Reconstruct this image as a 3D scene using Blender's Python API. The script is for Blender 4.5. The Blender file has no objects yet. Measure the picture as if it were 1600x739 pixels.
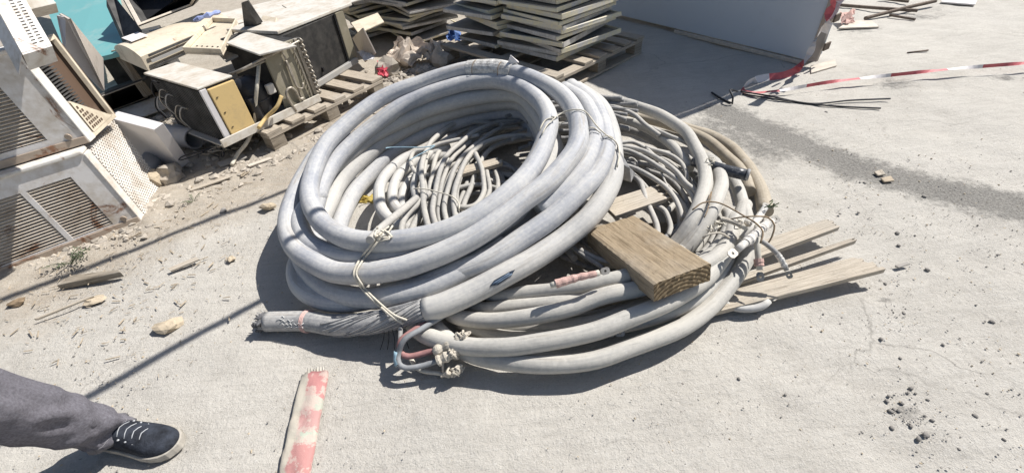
import bpy, bmesh, math, random
import numpy as np
from mathutils import Vector, Matrix, noise
sc = bpy.context.scene
rnd = random.Random(7)
R = math.radians

# ------------------------------------------------------------------ camera
CH, PITCH, ROLL, FPX = 1.3, R(40), R(6), 700.0
Fw = Vector((0, math.cos(PITCH), -math.sin(PITCH)))
U0 = Vector((0, math.sin(PITCH), math.cos(PITCH)))
Rt = Vector((1, 0, 0)) * math.cos(ROLL) - U0 * math.sin(ROLL)
Up = U0 * math.cos(ROLL) + Vector((1, 0, 0)) * math.sin(ROLL)
cd = bpy.data.cameras.new('camera')
cam = bpy.data.objects.new('camera', cd)
sc.collection.objects.link(cam)
m3 = Matrix((Rt, Up, -Fw)).transposed()
cam.matrix_world = Matrix.Translation((0, 0, CH)) @ m3.to_4x4()
cd.sensor_width = 36
cd.lens = 36 * FPX / 1600
cd.clip_start = 0.02
cd.clip_end = 600
sc.camera = cam

# ------------------------------------------------------------------ world and sun
SUN_EL = R(51)
SHADOW_AZ = R(206)                      # direction on the ground in which shadows fall
sd = Vector((math.cos(SHADOW_AZ) * math.cos(SUN_EL), math.sin(SHADOW_AZ) * math.cos(SUN_EL), -math.sin(SUN_EL)))
w = bpy.data.worlds.new('World')
sc.world = w
w.use_nodes = True
nt = w.node_tree
nt.nodes.clear()
sky = nt.nodes.new('ShaderNodeTexSky')
sky.sky_type = 'NISHITA'
sky.sun_disc = False
sky.sun_elevation = SUN_EL
sky.sun_rotation = math.atan2(-sd.x, -sd.y)
sky.dust_density = 1.2
bg = nt.nodes.new('ShaderNodeBackground')
bg.inputs[1].default_value = 0.064
wo = nt.nodes.new('ShaderNodeOutputWorld')
nt.links.new(sky.outputs[0], bg.inputs[0])
nt.links.new(bg.outputs[0], wo.inputs[0])
sl = bpy.data.lights.new('sun', 'SUN')
sl.energy = 4.6
sl.angle = R(0.53)
sl.color = (1.0, 0.962, 0.91)
so = bpy.data.objects.new('sun', sl)
sc.collection.objects.link(so)
so.rotation_euler = sd.to_track_quat('-Z', 'Y').to_euler()
so.location = (3, 2, 6)
sc.view_settings.view_transform = 'Standard'
sc.view_settings.look = 'None'
sc.view_settings.gamma = 1
sc.view_settings.use_curve_mapping = False
sc.view_settings.exposure = 0.52


# ------------------------------------------------------------------ layout helpers
def ray(x, y):
    return Fw + Rt * ((x - 800) / FPX) + Up * ((369.5 - y) / FPX)


def P(x, y, z=0.0):
    """point at height z seen at photograph position x, y"""
    r = ray(x, y)
    return Vector((0, 0, CH)) + r * ((z - CH) / r.z)


RA, RB, RCX, RCY, RZ = 0.150, 0.0943, -0.336, 1.795, 0.35   # plane of the leaning coil


def Q(x, y, off=0.0):
    """point on the leaning coil's plane, lowered by -off"""
    r = ray(x, y)
    t = (RZ + off - CH - RA * RCX - RB * RCY) / (r.z - RA * r.x - RB * r.y)
    return Vector((0, 0, CH)) + r * t


# ------------------------------------------------------------------ materials
MATS = {}


class NT:
    def __init__(s, name):
        s.m = bpy.data.materials.new(name)
        s.m.use_nodes = True
        s.t = s.m.node_tree
        s.b = s.t.nodes['Principled BSDF']
        MATS[name] = s.m
        s.co = s.n('ShaderNodeTexCoord')

    def n(s, typ, **k):
        x = s.t.nodes.new(typ)
        for a, v in k.items():
            setattr(x, a, v)
        return x

    def l(s, a, b):
        s.t.links.new(a, b)

    def noise(s, scale, detail=4, rough=0.6, vec=None, dist=0.0):
        x = s.n('ShaderNodeTexNoise')
        x.inputs['Scale'].default_value = scale
        x.inputs['Detail'].default_value = detail
        x.inputs['Roughness'].default_value = rough
        x.inputs['Distortion'].default_value = dist
        s.l(vec if vec is not None else s.co.outputs['Object'], x.inputs['Vector'])
        return x.outputs['Fac']

    def mapped(s, src, scale):
        x = s.n('ShaderNodeMapping')
        x.inputs['Scale'].default_value = scale
        s.l(s.co.outputs[src], x.inputs['Vector'])
        return x.outputs[0]

    def ramp(s, fac, stops):
        x = s.n('ShaderNodeValToRGB')
        e = x.color_ramp.elements
        while len(e) < len(stops):
            e.new(0.5)
        for el, (p, c) in zip(e, stops):
            el.position = p
            el.color = (*c, 1) if hasattr(c, '__len__') else (c, c, c, 1)
        s.l(fac, x.inputs[0])
        return x.outputs[0]

    def mix(s, fac, a, b, mode='MIX'):
        x = s.n('ShaderNodeMix', data_type='RGBA', blend_type=mode)
        for i, v in ((0, fac), (6, a), (7, b)):
            if isinstance(v, (int, float)):
                x.inputs[i].default_value = v
            elif isinstance(v, (tuple, list)):
                x.inputs[i].default_value = (*v, 1)
            else:
                s.l(v, x.inputs[i])
        return x.outputs[2]

    def math(s, op, a, b=0.0):
        x = s.n('ShaderNodeMath', operation=op)
        for i, v in ((0, a), (1, b)):
            if isinstance(v, (int, float)):
                x.inputs[i].default_value = v
            else:
                s.l(v, x.inputs[i])
        return x.outputs[0]

    def bump(s, h, strength, dist=0.01, prev=None):
        x = s.n('ShaderNodeBump')
        x.inputs['Strength'].default_value = strength
        x.inputs['Distance'].default_value = dist
        s.l(h, x.inputs['Height'])
        if prev is not None:
            s.l(prev, x.inputs['Normal'])
        return x.outputs[0]

    def done(s, col=None, rough=0.8, nrm=None, metal=0.0, spec=0.3):
        if col is not None:
            if isinstance(col, (tuple, list)):
                s.b.inputs['Base Color'].default_value = (*col, 1)
            else:
                s.l(col, s.b.inputs['Base Color'])
        if isinstance(rough, (int, float)):
            s.b.inputs['Roughness'].default_value = rough
        else:
            s.l(rough, s.b.inputs['Roughness'])
        s.b.inputs['Metallic'].default_value = metal
        s.b.inputs['Specular IOR Level'].default_value = spec
        if nrm is not None:
            s.l(nrm, s.b.inputs['Normal'])
        return s.m


def cable_mat(name, base, dust, amount=0.5, rough=0.62):
    """rubber sheath under a film of dust, scuffed along its length"""
    n = NT(name)
    st = n.noise(1.0, 5, 0.6, n.mapped('UV', (1.6, 22, 1)))
    patch = n.noise(3.2, 4, 0.6)
    fine = n.noise(70, 3, 0.6)
    mix = n.math('ADD', n.math('MULTIPLY', st, 0.45), n.math('MULTIPLY', patch, 0.75))
    mix = n.math('ADD', mix, n.math('MULTIPLY', n.math('SUBTRACT', fine, 0.5), 0.35))
    f = n.ramp(mix, [(0.60 - amount * 0.3, 0), (0.86 - amount * 0.3, 1)])
    c = n.mix(f, base, dust)
    # thin dark scuffs running along the cable
    sc_ = n.noise(1.0, 3, 0.7, n.mapped('UV', (4.0, 60, 1)))
    c = n.mix(n.ramp(sc_, [(0.66, 0), (0.74, 0.4)]), c, tuple(v * 0.45 for v in base))
    dirt = n.noise(1.0, 6, 0.7, n.mapped('UV', (2.6, 5, 1)), 0.8)
    c = n.mix(n.ramp(dirt, [(0.56, 0), (0.68, 0.55)]), c, (0.30, 0.27, 0.23))
    rub = n.noise(1.0, 5, 0.75, n.mapped('UV', (14, 26, 1)), 0.4)
    c = n.mix(n.ramp(rub, [(0.62, 0), (0.70, 0.5)]), c, tuple(v * 0.6 for v in base))
    c = n.mix(n.ramp(n.noise(38, 5, 0.75), [(0.58, 0), (0.70, 0.4)]), c, (0.60, 0.58, 0.54))
    sp = n.noise(160, 2, 0.5)
    c = n.mix(n.ramp(sp, [(0.68, 0), (0.75, 0.35)]), c, tuple(v * 0.5 for v in base))
    nr = n.bump(fine, 0.12, 0.004)
    nr = n.bump(n.noise(9, 3, 0.5), 0.22, 0.012, nr)
    nr = n.bump(rub, 0.25, 0.003, nr)
    return n.done(c, n.ramp(f, [(0, rough - 0.12), (1, rough + 0.2)]), nr, 0, 0.35)


def paint_mat(name, base, dirt=(0.32, 0.27, 0.21), amount=0.4, rust=0.0, rough=0.5, scale=6):
    n = NT(name)
    a = n.noise(scale, 6, 0.65, dist=0.4)
    b = n.noise(scale * 6, 4, 0.6)
    f = n.ramp(n.math('ADD', n.math('MULTIPLY', a, 0.7), n.math('MULTIPLY', b, 0.3)),
               [(0.62 - amount * 0.25, 0), (0.80 - amount * 0.2, min(1, amount + 0.35))])
    c = n.mix(f, base, dirt)
    if rust:
        r = n.noise(scale * 0.7, 8, 0.75, dist=1.0)
        rf = n.ramp(r, [(0.66 - rust * 0.2, 0), (0.72 - rust * 0.2, 0.9)])
        rc = n.ramp(n.noise(60, 4), [(0.3, (0.09, 0.04, 0.02)), (0.7, (0.30, 0.14, 0.07))])
        c = n.mix(rf, c, rc)
    nr = n.bump(b, 0.12, 0.004)
    return n.done(c, n.ramp(f, [(0, rough), (1, 0.85)]), nr, 0, 0.4)


def wood_mat(name, light, dark, scale=(6, 60, 60), dusty=0.3):
    n = NT(name)
    v = n.mapped('UV', scale)
    g = n.noise(1.0, 6, 0.65, v, 0.6)
    g2 = n.noise(4, 4, 0.6)
    c = n.ramp(g, [(0.34, tuple(x * 0.75 for x in dark)), (0.46, tuple((x + y) / 2 for x, y in zip(dark, light))), (0.60, light), (0.8, tuple(x * 1.1 for x in light))])
    c = n.mix(n.ramp(n.noise(55, 4, 0.75), [(0.60, 0), (0.70, 0.5)]), c, tuple(x * 0.5 for x in dark))
    crack = n.noise(1.0, 3, 0.7, n.mapped('UV', (scale[0] * 0.6, scale[1] * 1.6, 1)), 0.3)
    c = n.mix(n.ramp(crack, [(0.62, 0), (0.67, 0.8)]), c, tuple(x * 0.3 for x in dark))
    c = n.mix(n.ramp(g2, [(0.45, 0), (0.75, dusty)]), c, (0.42, 0.39, 0.34))
    nr = n.bump(g, 0.6, 0.004)
    nr = n.bump(crack, 0.5, 0.004, nr)
    return n.done(c, 0.85, nr, 0, 0.2)


def plain_mat(name, c, rough=0.7, metal=0.0, var=0.25, scale=20, spec=0.3, bump=0.1):
    n = NT(name)
    a = n.noise(scale, 5, 0.6)
    col = n.ramp(a, [(0.3, tuple(x * (1 - var) for x in c)), (0.7, tuple(min(1, x * (1 + var * 0.5)) for x in c))])
    return n.done(col, rough, n.bump(n.noise(scale * 4, 3), bump, 0.004), metal, spec)


cable_mat('cable_blue', (0.315, 0.328, 0.36), (0.52, 0.515, 0.50), 0.52)
cable_mat('cable_pale', (0.375, 0.372, 0.365), (0.525, 0.51, 0.475), 0.55)
cable_mat('cable_beige', (0.355, 0.345, 0.32), (0.505, 0.485, 0.44), 0.56)
cable_mat('cable_tan', (0.27, 0.225, 0.165), (0.42, 0.37, 0.29), 0.45)
cable_mat('cable_thin', (0.29, 0.285, 0.275), (0.46, 0.44, 0.40), 0.62)
cable_mat('cable_thin_dark', (0.16, 0.165, 0.175), (0.38, 0.365, 0.34), 0.42)
cable_mat('cable_black', (0.045, 0.05, 0.06), (0.25, 0.25, 0.26), 0.1, 0.4)
cable_mat('cable_inner', (0.16, 0.165, 0.18), (0.44, 0.43, 0.41), 0.6)
plain_mat('armour', (0.36, 0.36, 0.36), 0.55, 0.3, 0.4, 60)
plain_mat('slit_dark', (0.03, 0.045, 0.07), 0.6)
plain_mat('slit_blue', (0.10, 0.14, 0.20), 0.6)
plain_mat('rope', (0.60, 0.56, 0.47), 0.9, 0, 0.2, 80)
plain_mat('rope_pink', (0.62, 0.42, 0.38), 0.9, 0, 0.2, 80)
plain_mat('wire_rust', (0.27, 0.20, 0.13), 0.7, 0.2, 0.4, 80)
plain_mat('silver_tape', (0.66, 0.64, 0.60), 0.5, 0.1, 0.55, 38, 0.5, 0.9)
plain_mat('cloth', (0.52, 0.475, 0.40), 0.95, 0, 0.3, 50, 0.1, 0.5)
plain_mat('pink_tape', (0.58, 0.39, 0.34), 0.8, 0, 0.35, 60, 0.2, 0.5)
plain_mat('white_tape', (0.66, 0.63, 0.58), 0.8, 0, 0.25, 60, 0.2, 0.5)
plain_mat('lug', (0.31, 0.295, 0.27), 0.5, 0.5, 0.3, 60)
plain_mat('core_red', (0.36, 0.19, 0.18), 0.7, 0, 0.3, 30)
plain_mat('core_grey', (0.27, 0.28, 0.29), 0.7, 0, 0.3, 30)
plain_mat('core_blue', (0.30, 0.44, 0.52), 0.7, 0, 0.3, 30)
plain_mat('core_white', (0.55, 0.52, 0.45), 0.8, 0, 0.3, 30)
plain_mat('charred', (0.13, 0.13, 0.135), 0.8, 0, 0.5, 60, 0.3, 0.6)
plain_mat('white_ink', (0.75, 0.75, 0.73), 0.8)
wood_mat('plank', (0.54, 0.48, 0.395), (0.37, 0.315, 0.245), (7, 190, 1), 0.55)
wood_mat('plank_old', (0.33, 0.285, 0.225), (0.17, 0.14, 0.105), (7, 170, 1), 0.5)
wood_mat('pallet_wood', (0.47, 0.41, 0.33), (0.29, 0.245, 0.19), (7, 170, 1), 0.6)
wood_mat('timber', (0.325, 0.258, 0.175), (0.21, 0.158, 0.10), (6, 120, 1), 0.45)
paint_mat('ac_white', (0.70, 0.675, 0.63), (0.44, 0.37, 0.29), amount=0.6, rust=0.3)
paint_mat('ac_blue', (0.67, 0.65, 0.63), (0.42, 0.36, 0.28), amount=0.6, rust=0.38, scale=5)
paint_mat('louvre_paint', (0.62, 0.55, 0.46), (0.36, 0.28, 0.20), 0.7, 0.45, 0.6, 7)
paint_mat('ac_cream', (0.66, 0.58, 0.45), (0.42, 0.35, 0.26), amount=0.6, rust=0.12)
paint_mat('ac_rust', (0.40, 0.32, 0.25), amount=0.6, rust=0.55)
paint_mat('brown_in', (0.115, 0.075, 0.052), (0.22, 0.17, 0.13), 0.4, 0.2)
paint_mat('panel_white', (0.64, 0.62, 0.62), amount=0.25)
paint_mat('panel_pink', (0.56, 0.50, 0.44), amount=0.45)
paint_mat('teal', (0.16, 0.40, 0.40), (0.33, 0.42, 0.41), 0.4, 0.0, 0.45, 3)
paint_mat('khaki', (0.27, 0.245, 0.18), (0.36, 0.32, 0.25), 0.5)
paint_mat('top_white', (0.64, 0.61, 0.55), (0.42, 0.36, 0.28), 0.75, 0.12)
paint_mat('steel_dusty', (0.34, 0.335, 0.32), (0.42, 0.38, 0.32), 0.6, 0.1)
paint_mat('foam_yellow', (0.60, 0.44, 0.20), (0.42, 0.32, 0.18), 0.4, 0, 0.8, 9)
paint_mat('panel_edge', (0.74, 0.66, 0.42), (0.58, 0.56, 0.53), 0.95, 0, 0.7, 9)
paint_mat('panel_edge_grey', (0.63, 0.61, 0.57), (0.42, 0.39, 0.34), 0.9, 0, 0.7, 9)
paint_mat('panel_face', (0.33, 0.31, 0.28), (0.24, 0.21, 0.18), 0.6, 0, 0.8, 8)
paint_mat('container_paint', (0.56, 0.60, 0.64), (0.47, 0.49, 0.50), 0.35, 0.0, 0.5, 2.2)
paint_mat('container_rust', (0.30, 0.27, 0.24), (0.28, 0.22, 0.17), 0.6, 0.5, 0.7, 8)
paint_mat('pvc', (0.34, 0.34, 0.35), (0.42, 0.39, 0.34), 0.5)
plain_mat('black', (0.02, 0.02, 0.022), 0.6, 0, 0.4, 20)
plain_mat('black_dusty', (0.085, 0.083, 0.08), 0.7, 0, 0.6, 12)
plain_mat('comp_black', (0.03, 0.03, 0.034), 0.45, 0, 0.6, 10, 0.5)
plain_mat('pipe_metal', (0.42, 0.38, 0.32), 0.5, 0.5, 0.4, 40)
plain_mat('foil', (0.55, 0.56, 0.58), 0.35, 0.8, 0.4, 40, 0.5, 0.9)
plain_mat('tape_red', (0.55, 0.13, 0.14), 0.55, 0, 0.2, 15)
plain_mat('tape_white', (0.74, 0.70, 0.68), 0.55, 0, 0.12, 15)
plain_mat('strap', (0.035, 0.037, 0.042), 0.6, 0, 0.5, 30)
plain_mat('rod', (0.16, 0.125, 0.10), 0.8, 0.2, 0.4, 30)
plain_mat('sheet_pale', (0.58, 0.52, 0.44), 0.8, 0, 0.2, 20)
plain_mat('plastic_tan', (0.56, 0.48, 0.40), 0.6, 0, 0.3, 12, 0.4)
plain_mat('plastic_blue', (0.08, 0.17, 0.42), 0.5, 0, 0.4, 20, 0.4)
plain_mat('plastic_paleblue', (0.30, 0.36, 0.62), 0.5, 0, 0.4, 20, 0.4)
plain_mat('plastic_yellow', (0.50, 0.38, 0.10), 0.6, 0, 0.3, 20)
plain_mat('plastic_red', (0.50, 0.06, 0.09), 0.5, 0, 0.3, 20)
plain_mat('stone', (0.44, 0.395, 0.335), 0.95, 0, 0.35, 14, 0.2, 0.6)
plain_mat('stone_dark', (0.31, 0.29, 0.265), 0.9, 0, 0.4, 60, 0.3, 0.5)
plain_mat('stone_tan', (0.50, 0.42, 0.31), 0.95, 0, 0.3, 30, 0.2, 0.6)
plain_mat('chip', (0.43, 0.36, 0.27), 0.95, 0, 0.3, 30)
plain_mat('leaf', (0.12, 0.15, 0.085), 0.7, 0, 0.4, 40)
plain_mat('denim', (0.21, 0.202, 0.228), 0.95, 0, 0.35, 160, 0.1, 0.9)
plain_mat('denim_hem', (0.20, 0.195, 0.21), 0.95, 0, 0.18, 90, 0.1, 0.5)
plain_mat('shoe_black', (0.03, 0.035, 0.047), 0.8, 0, 0.7, 30, 0.25, 0.6)
plain_mat('shoe_sole', (0.42, 0.39, 0.34), 0.8, 0, 0.3, 40)
plain_mat('lace', (0.45, 0.46, 0.48), 0.8)
plain_mat('skin', (0.42, 0.26, 0.19), 0.6, 0, 0.1, 20)
plain_mat('hair', (0.03, 0.025, 0.02), 0.7)
plain_mat('shirt', (0.25, 0.30, 0.38), 0.9)


def coil_fin_mat():
    n = NT('coil_fins')
    v = n.n('ShaderNodeTexWave', wave_type='BANDS', bands_direction='Z')
    v.inputs['Scale'].default_value = 60
    v.inputs['Distortion'].default_value = 1.2
    n.l(n.co.outputs['Object'], v.inputs['Vector'])
    a = n.noise(14, 5, 0.65)
    c = n.ramp(a, [(0.4, (0.035, 0.034, 0.033)), (0.68, (0.085, 0.08, 0.072)), (0.78, (0.20, 0.19, 0.175))])
    c = n.mix(n.math('MULTIPLY', v.outputs['Fac'], 0.4), c, (0.02, 0.02, 0.02))
    n.done(c, 0.7, n.bump(v.outputs['Fac'], 0.4, 0.004), 0.2)


def pole_mat():
    n = NT('peeling_paint')
    v = n.mapped('Object', (1, 1, 1))
    s = n.n('ShaderNodeSeparateXYZ')
    n.l(v, s.inputs[0])
    wob = n.noise(16, 5, 0.7)
    t = n.math('ADD', s.outputs[0], n.math('MULTIPLY', n.math('SUBTRACT', wob, 0.5), 0.10))
    band = n.ramp(n.math('MULTIPLY', t, 1.0), [(0.0, (0.43, 0.20, 0.19)), (0.098, (0.43, 0.21, 0.20)), (0.10, (0.40, 0.40, 0.34)),
                                              (0.135, (0.40, 0.42, 0.35)), (0.14, (0.44, 0.25, 0.235)), (0.215, (0.44, 0.27, 0.25)),
                                              (0.217, (0.40, 0.45, 0.37)), (0.24, (0.43, 0.43, 0.36)), (0.243, (0.43, 0.22, 0.205)), (0.40, (0.42, 0.22, 0.205))])
    dust = n.ramp(n.noise(14, 6, 0.7), [(0.50, 0), (0.535, 0.8)])
    side = n.ramp(n.math('ADD', n.math('SUBTRACT', n.math('MULTIPLY', s.outputs[1], -1.0), 0.012), n.math('MULTIPLY', n.math('SUBTRACT', wob, 0.5), 0.05)), [(0.0, 0.0), (0.006, 0.92), (0.5, 0.92)])
    c = n.mix(dust, band, (0.50, 0.40, 0.35))
    c = n.mix(side, c, (0.46, 0.43, 0.36))
    c = n.mix(n.ramp(n.noise(40, 4, 0.7), [(0.68, 0), (0.72, 0.6)]), c, (0.22, 0.38, 0.30))
    n.done(c, 0.8, n.bump(n.noise(50, 4, 0.7), 0.4, 0.006), 0, 0.25)


def ground_mat():
    n = NT('dusty_concrete')
    at = n.n('ShaderNodeAttribute', attribute_name='damp')
    ad = n.n('ShaderNodeAttribute', attribute_name='dirt')
    big = n.noise(0.9, 5, 0.6)
    mid = n.noise(5.5, 6, 0.65, dist=0.5)
    fine = n.noise(45, 6, 0.7)
    grit = n.noise(210, 4, 0.7)
    c = n.ramp(big, [(0.3, (0.43, 0.405, 0.36)), (0.7, (0.50, 0.475, 0.43))])
    c = n.mix(n.ramp(mid, [(0.35, 0.0), (0.62, 0.6)]), c, (0.54, 0.515, 0.465))
    stn = n.noise(2.3, 7, 0.72, dist=0.8)
    c = n.mix(n.ramp(stn, [(0.52, 0), (0.66, 0.42)]), c, (0.37, 0.345, 0.305))
    blot = n.noise(6.5, 4, 0.6, dist=1.5)
    c = n.mix(n.ramp(blot, [(0.66, 0), (0.73, 0.4)]), c, (0.30, 0.28, 0.25))
    dirtc = n.ramp(n.noise(9, 6, 0.7), [(0.3, (0.315, 0.265, 0.205)), (0.65, (0.435, 0.385, 0.315))])
    df = n.math('ADD', ad.outputs['Fac'], n.math('MULTIPLY', n.math('SUBTRACT', n.noise(7, 5, 0.65), 0.5), 0.7))
    c = n.mix(n.ramp(df, [(0.25, 0), (0.75, 0.9)]), c, dirtc)
    # directional broom and drag marks
    mp = n.n('ShaderNodeMapping')
    mp.inputs['Rotation'].default_value = (0, 0, R(-38))
    mp.inputs['Scale'].default_value = (5, 42, 1)
    n.l(n.co.outputs['Object'], mp.inputs['Vector'])
    drag = n.noise(1.0, 5, 0.7, mp.outputs[0], 0.5)
    c = n.mix(n.ramp(drag, [(0.35, 0.30), (0.55, 0)]), c, (0.335, 0.315, 0.28))
    c = n.mix(n.ramp(fine, [(0.28, 0.45), (0.42, 0)]), c, (0.31, 0.285, 0.25))
    c = n.mix(n.ramp(grit, [(0.56, 0), (0.70, 0.6)]), c, (0.62, 0.605, 0.575))
    g2 = n.noise(95, 5, 0.75)
    c = n.mix(n.ramp(g2, [(0.31, 0.5), (0.43, 0)]), c, (0.28, 0.265, 0.24))
    c = n.mix(n.ramp(g2, [(0.56, 0), (0.68, 0.5)]), c, (0.60, 0.585, 0.55))
    c = n.mix(n.ramp(grit, [(0.24, 0.6), (0.34, 0)]), c, (0.20, 0.185, 0.17))
    # damp gravelly strip
    df2 = n.math('ADD', at.outputs['Fac'], n.math('MULTIPLY', n.math('SUBTRACT', n.noise(22, 7, 0.8), 0.5), 1.6))
    c = n.mix(n.ramp(df2, [(0.24, 0), (0.60, 0.88)]), c, n.ramp(n.noise(120, 4, 0.7), [(0.35, (0.105, 0.10, 0.092)), (0.6, (0.25, 0.24, 0.22))]))
    # hairline cracks
    vo = n.n('ShaderNodeTexVoronoi', feature='DISTANCE_TO_EDGE')
    vo.inputs['Scale'].default_value = 0.75
    wv = n.n('ShaderNodeVectorMath', operation='ADD')
    nn = n.n('ShaderNodeTexNoise')
    nn.inputs['Scale'].default_value = 2.2
    nn.inputs['Detail'].default_value = 5
    n.l(n.co.outputs['Object'], nn.inputs['Vector'])
    n.l(n.co.outputs['Object'], wv.inputs[0])
    ws = n.n('ShaderNodeVectorMath', operation='SCALE')
    ws.inputs['Scale'].default_value = 0.45
    n.l(nn.outputs['Color'], ws.inputs[0])
    n.l(ws.outputs[0], wv.inputs[1])
    n.l(wv.outputs[0], vo.inputs['Vector'])
    ck = n.ramp(vo.outputs['Distance'], [(0.0, 0.6), (0.0035, 0.0)])
    c = n.mix(n.math('MULTIPLY', ck, n.ramp(big, [(0.45, 0), (0.6, 1)])), c, (0.20, 0.185, 0.165))
    nr = n.bump(mid, 0.30, 0.02)
    nr = n.bump(drag, 0.35, 0.010, nr)
    nr = n.bump(fine, 0.7, 0.008, nr)
    nr = n.bump(g2, 0.6, 0.005, nr)
    nr = n.bump(grit, 0.75, 0.004, nr)
    n.done(c, 0.93, nr, 0, 0.2)


coil_fin_mat()
pole_mat()
ground_mat()


# ------------------------------------------------------------------ mesh helpers
def V3(p, s):
    q = Vector(p) * 5.5
    return Vector((noise.noise(q + Vector((s, 0, 0))), noise.noise(q + Vector((0, s, 0))), noise.noise(q + Vector((0, 0, s)))))


class MB:
    def __init__(s):
        s.v, s.f, s.uv, s.mi = [], [], [], []

    def quad(s, a, b, c, d, uv=None, mi=0):
        i = len(s.v)
        s.v += [tuple(a), tuple(b), tuple(c), tuple(d)]
        s.f.append((i, i + 1, i + 2, i + 3))
        s.uv.append(uv or ((0, 0), (1, 0), (1, 1), (0, 1)))
        s.mi.append(mi)

    def face(s, pts, mi=0):
        i = len(s.v)
        s.v += [tuple(p) for p in pts]
        s.f.append(tuple(range(i, i + len(pts))))
        s.uv.append([(p[0], p[1]) for p in pts])
        s.mi.append(mi)

    def hexa(s, b, t, mi=0):
        """b and t: four bottom and four top corners, same order"""
        i = len(s.v)
        s.v += [tuple(p) for p in b] + [tuple(p) for p in t]
        L = [(Vector(b[k]) - Vector(b[(k + 1) % 4])).length for k in range(4)]
        H = (Vector(b[0]) - Vector(t[0])).length
        o = rnd.random() * 5
        def add(ix, du, dv):
            s.f.append(tuple(i + k for k in ix))
            uv = [(o, o), (o + du, o), (o + du, o + dv), (o, o + dv)]
            if du < dv:
                uv = [(p[1], p[0]) for p in uv]
            s.uv.append(uv)
            s.mi.append(mi)
        add((3, 2, 1, 0), L[0], L[1])
        add((4, 5, 6, 7), L[0], L[1])
        for k in range(4):
            j = (k + 1) % 4
            add((k, j, j + 4, k + 4), L[k], H)
        return s

    def box(s, o, a, b, c, mi=0):
        """corner o and three edge vectors"""
        o, a, b, c = Vector(o), Vector(a), Vector(b), Vector(c)
        if a.cross(b).dot(c) < 0:
            a, b = b, a
        return s.hexa([o, o + a, o + a + b, o + b], [o + c, o + a + c, o + a + b + c, o + b + c], mi)

    def tube(s, pts, r, n=12, cap=True, step=None, jig=0.0, smooth=True, mi=0, closed=False, wob=0.0):
        pts = [Vector(p) for p in pts]
        if smooth and len(pts) > 2:
            pts = catmull(pts, step or max(0.012, r * 0.9 if not callable(r) else 0.03), closed)
        if wob:
            sw = rnd.random() * 90
            pts = [p + V3(p, sw) * wob for p in pts]
        N = len(pts)
        T = [(pts[(i + 1) % N if closed else min(i + 1, N - 1)] - pts[(i - 1) % N if closed else max(i - 1, 0)]).normalized() for i in range(N)]
        up = Vector((0, 0, 1)) if abs(T[0].z) < 0.9 else Vector((1, 0, 0))
        nrm = (up - T[0] * up.dot(T[0])).normalized()
        base = len(s.v)
        L = 0
        us = []
        sd_ = rnd.random() * 50
        for i in range(N):
            if i:
                L += (pts[i] - pts[i - 1]).length
                nrm = (nrm - T[i] * nrm.dot(T[i]))
                if nrm.length < 1e-6:
                    nrm = T[i].orthogonal()
                nrm.normalize()
            us.append(L)
            bi = T[i].cross(nrm)
            rr = r(i / max(1, N - 1)) if callable(r) else r
            if jig:
                rr *= 1 + jig * noise.noise((L * 6 + sd_, sd_, 0))
            for k in range(n):
                a = 2 * math.pi * k / n
                s.v.append(tuple(pts[i] + (nrm * math.cos(a) + bi * math.sin(a)) * rr))
        for i in range(N if closed else N - 1):
            j = (i + 1) % N
            for k in range(n):
                k2 = (k + 1) % n
                s.f.append((base + i * n + k, base + i * n + k2, base + j * n + k2, base + j * n + k))
                u0, u1 = us[i], us[i + 1] if i + 1 < N else us[i] + 0.03
                s.uv.append(((u0, k / n), (u0, (k + 1) / n), (u1, (k + 1) / n), (u1, k / n)))
                s.mi.append(mi)
        if cap and not closed:
            s.f.append(tuple(base + k for k in reversed(range(n))))
            s.uv.append([(0, 0)] * n)
            s.mi.append(mi)
            s.f.append(tuple(base + (N - 1) * n + k for k in range(n)))
            s.uv.append([(0, 0)] * n)
            s.mi.append(mi)
        return s

    def blob(s, c, r, seed=0, sq=(1, 1, 0.7), rough=0.35, sub=1, mi=0):
        bm = bmesh.new()
        bmesh.ops.create_icosphere(bm, subdivisions=sub, radius=1)
        i = len(s.v)
        ang = seed * 1.7
        ca, sa = math.cos(ang), math.sin(ang)
        for v in bm.verts:
            k = 1 + rough * (noise.noise(v.co * 1.1 + Vector((seed * 3.1, seed, 0))) * 1.2 + 0.5 * noise.noise(v.co * 2.7 + Vector((seed, 0, seed * 2))))
            p = Vector((v.co.x * sq[0], v.co.y * sq[1], v.co.z * sq[2])) * r * k
            s.v.append((c[0] + p.x * ca - p.y * sa, c[1] + p.x * sa + p.y * ca, c[2] + p.z))
        for f in bm.faces:
            s.f.append(tuple(i + v.index for v in f.verts))
            s.uv.append([(0, 0)] * len(f.verts))
            s.mi.append(mi)
        bm.free()
        return s

    def mesh(s, name, mats, smooth=False):
        me = bpy.data.meshes.new(name)
        me.from_pydata(s.v, [], s.f)
        uvl = me.uv_layers.new(name='UVMap')
        flat = [c for f in s.uv for p in f for c in p]
        uvl.data.foreach_set('uv', flat)
        for m in (mats if isinstance(mats, (list, tuple)) else [mats]):
            me.materials.append(MATS[m])
        me.polygons.foreach_set('material_index', s.mi)
        if smooth:
            me.polygons.foreach_set('use_smooth', [len(f) <= 4 for f in s.f])
        me.update()
        return me

    def build(s, name, mats, parent=None, smooth=False, bevel=0.0, label=None):
        o = bpy.data.objects.new(name, s.mesh(name, mats, smooth))
        sc.collection.objects.link(o)
        if parent is not None:
            o.parent = parent
            o.matrix_parent_inverse = parent_world(parent).inverted()
        if bevel:
            b = o.modifiers.new('bevel', 'BEVEL')
            b.width = bevel
            b.segments = 2
            b.limit_method = 'ANGLE'
        if label:
            o['label'] = label
        return o


def parent_world(o):
    m = Matrix.Translation(o.location) @ o.rotation_euler.to_matrix().to_4x4()
    if o.parent:
        m = parent_world(o.parent) @ o.matrix_parent_inverse @ m
    return m


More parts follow.
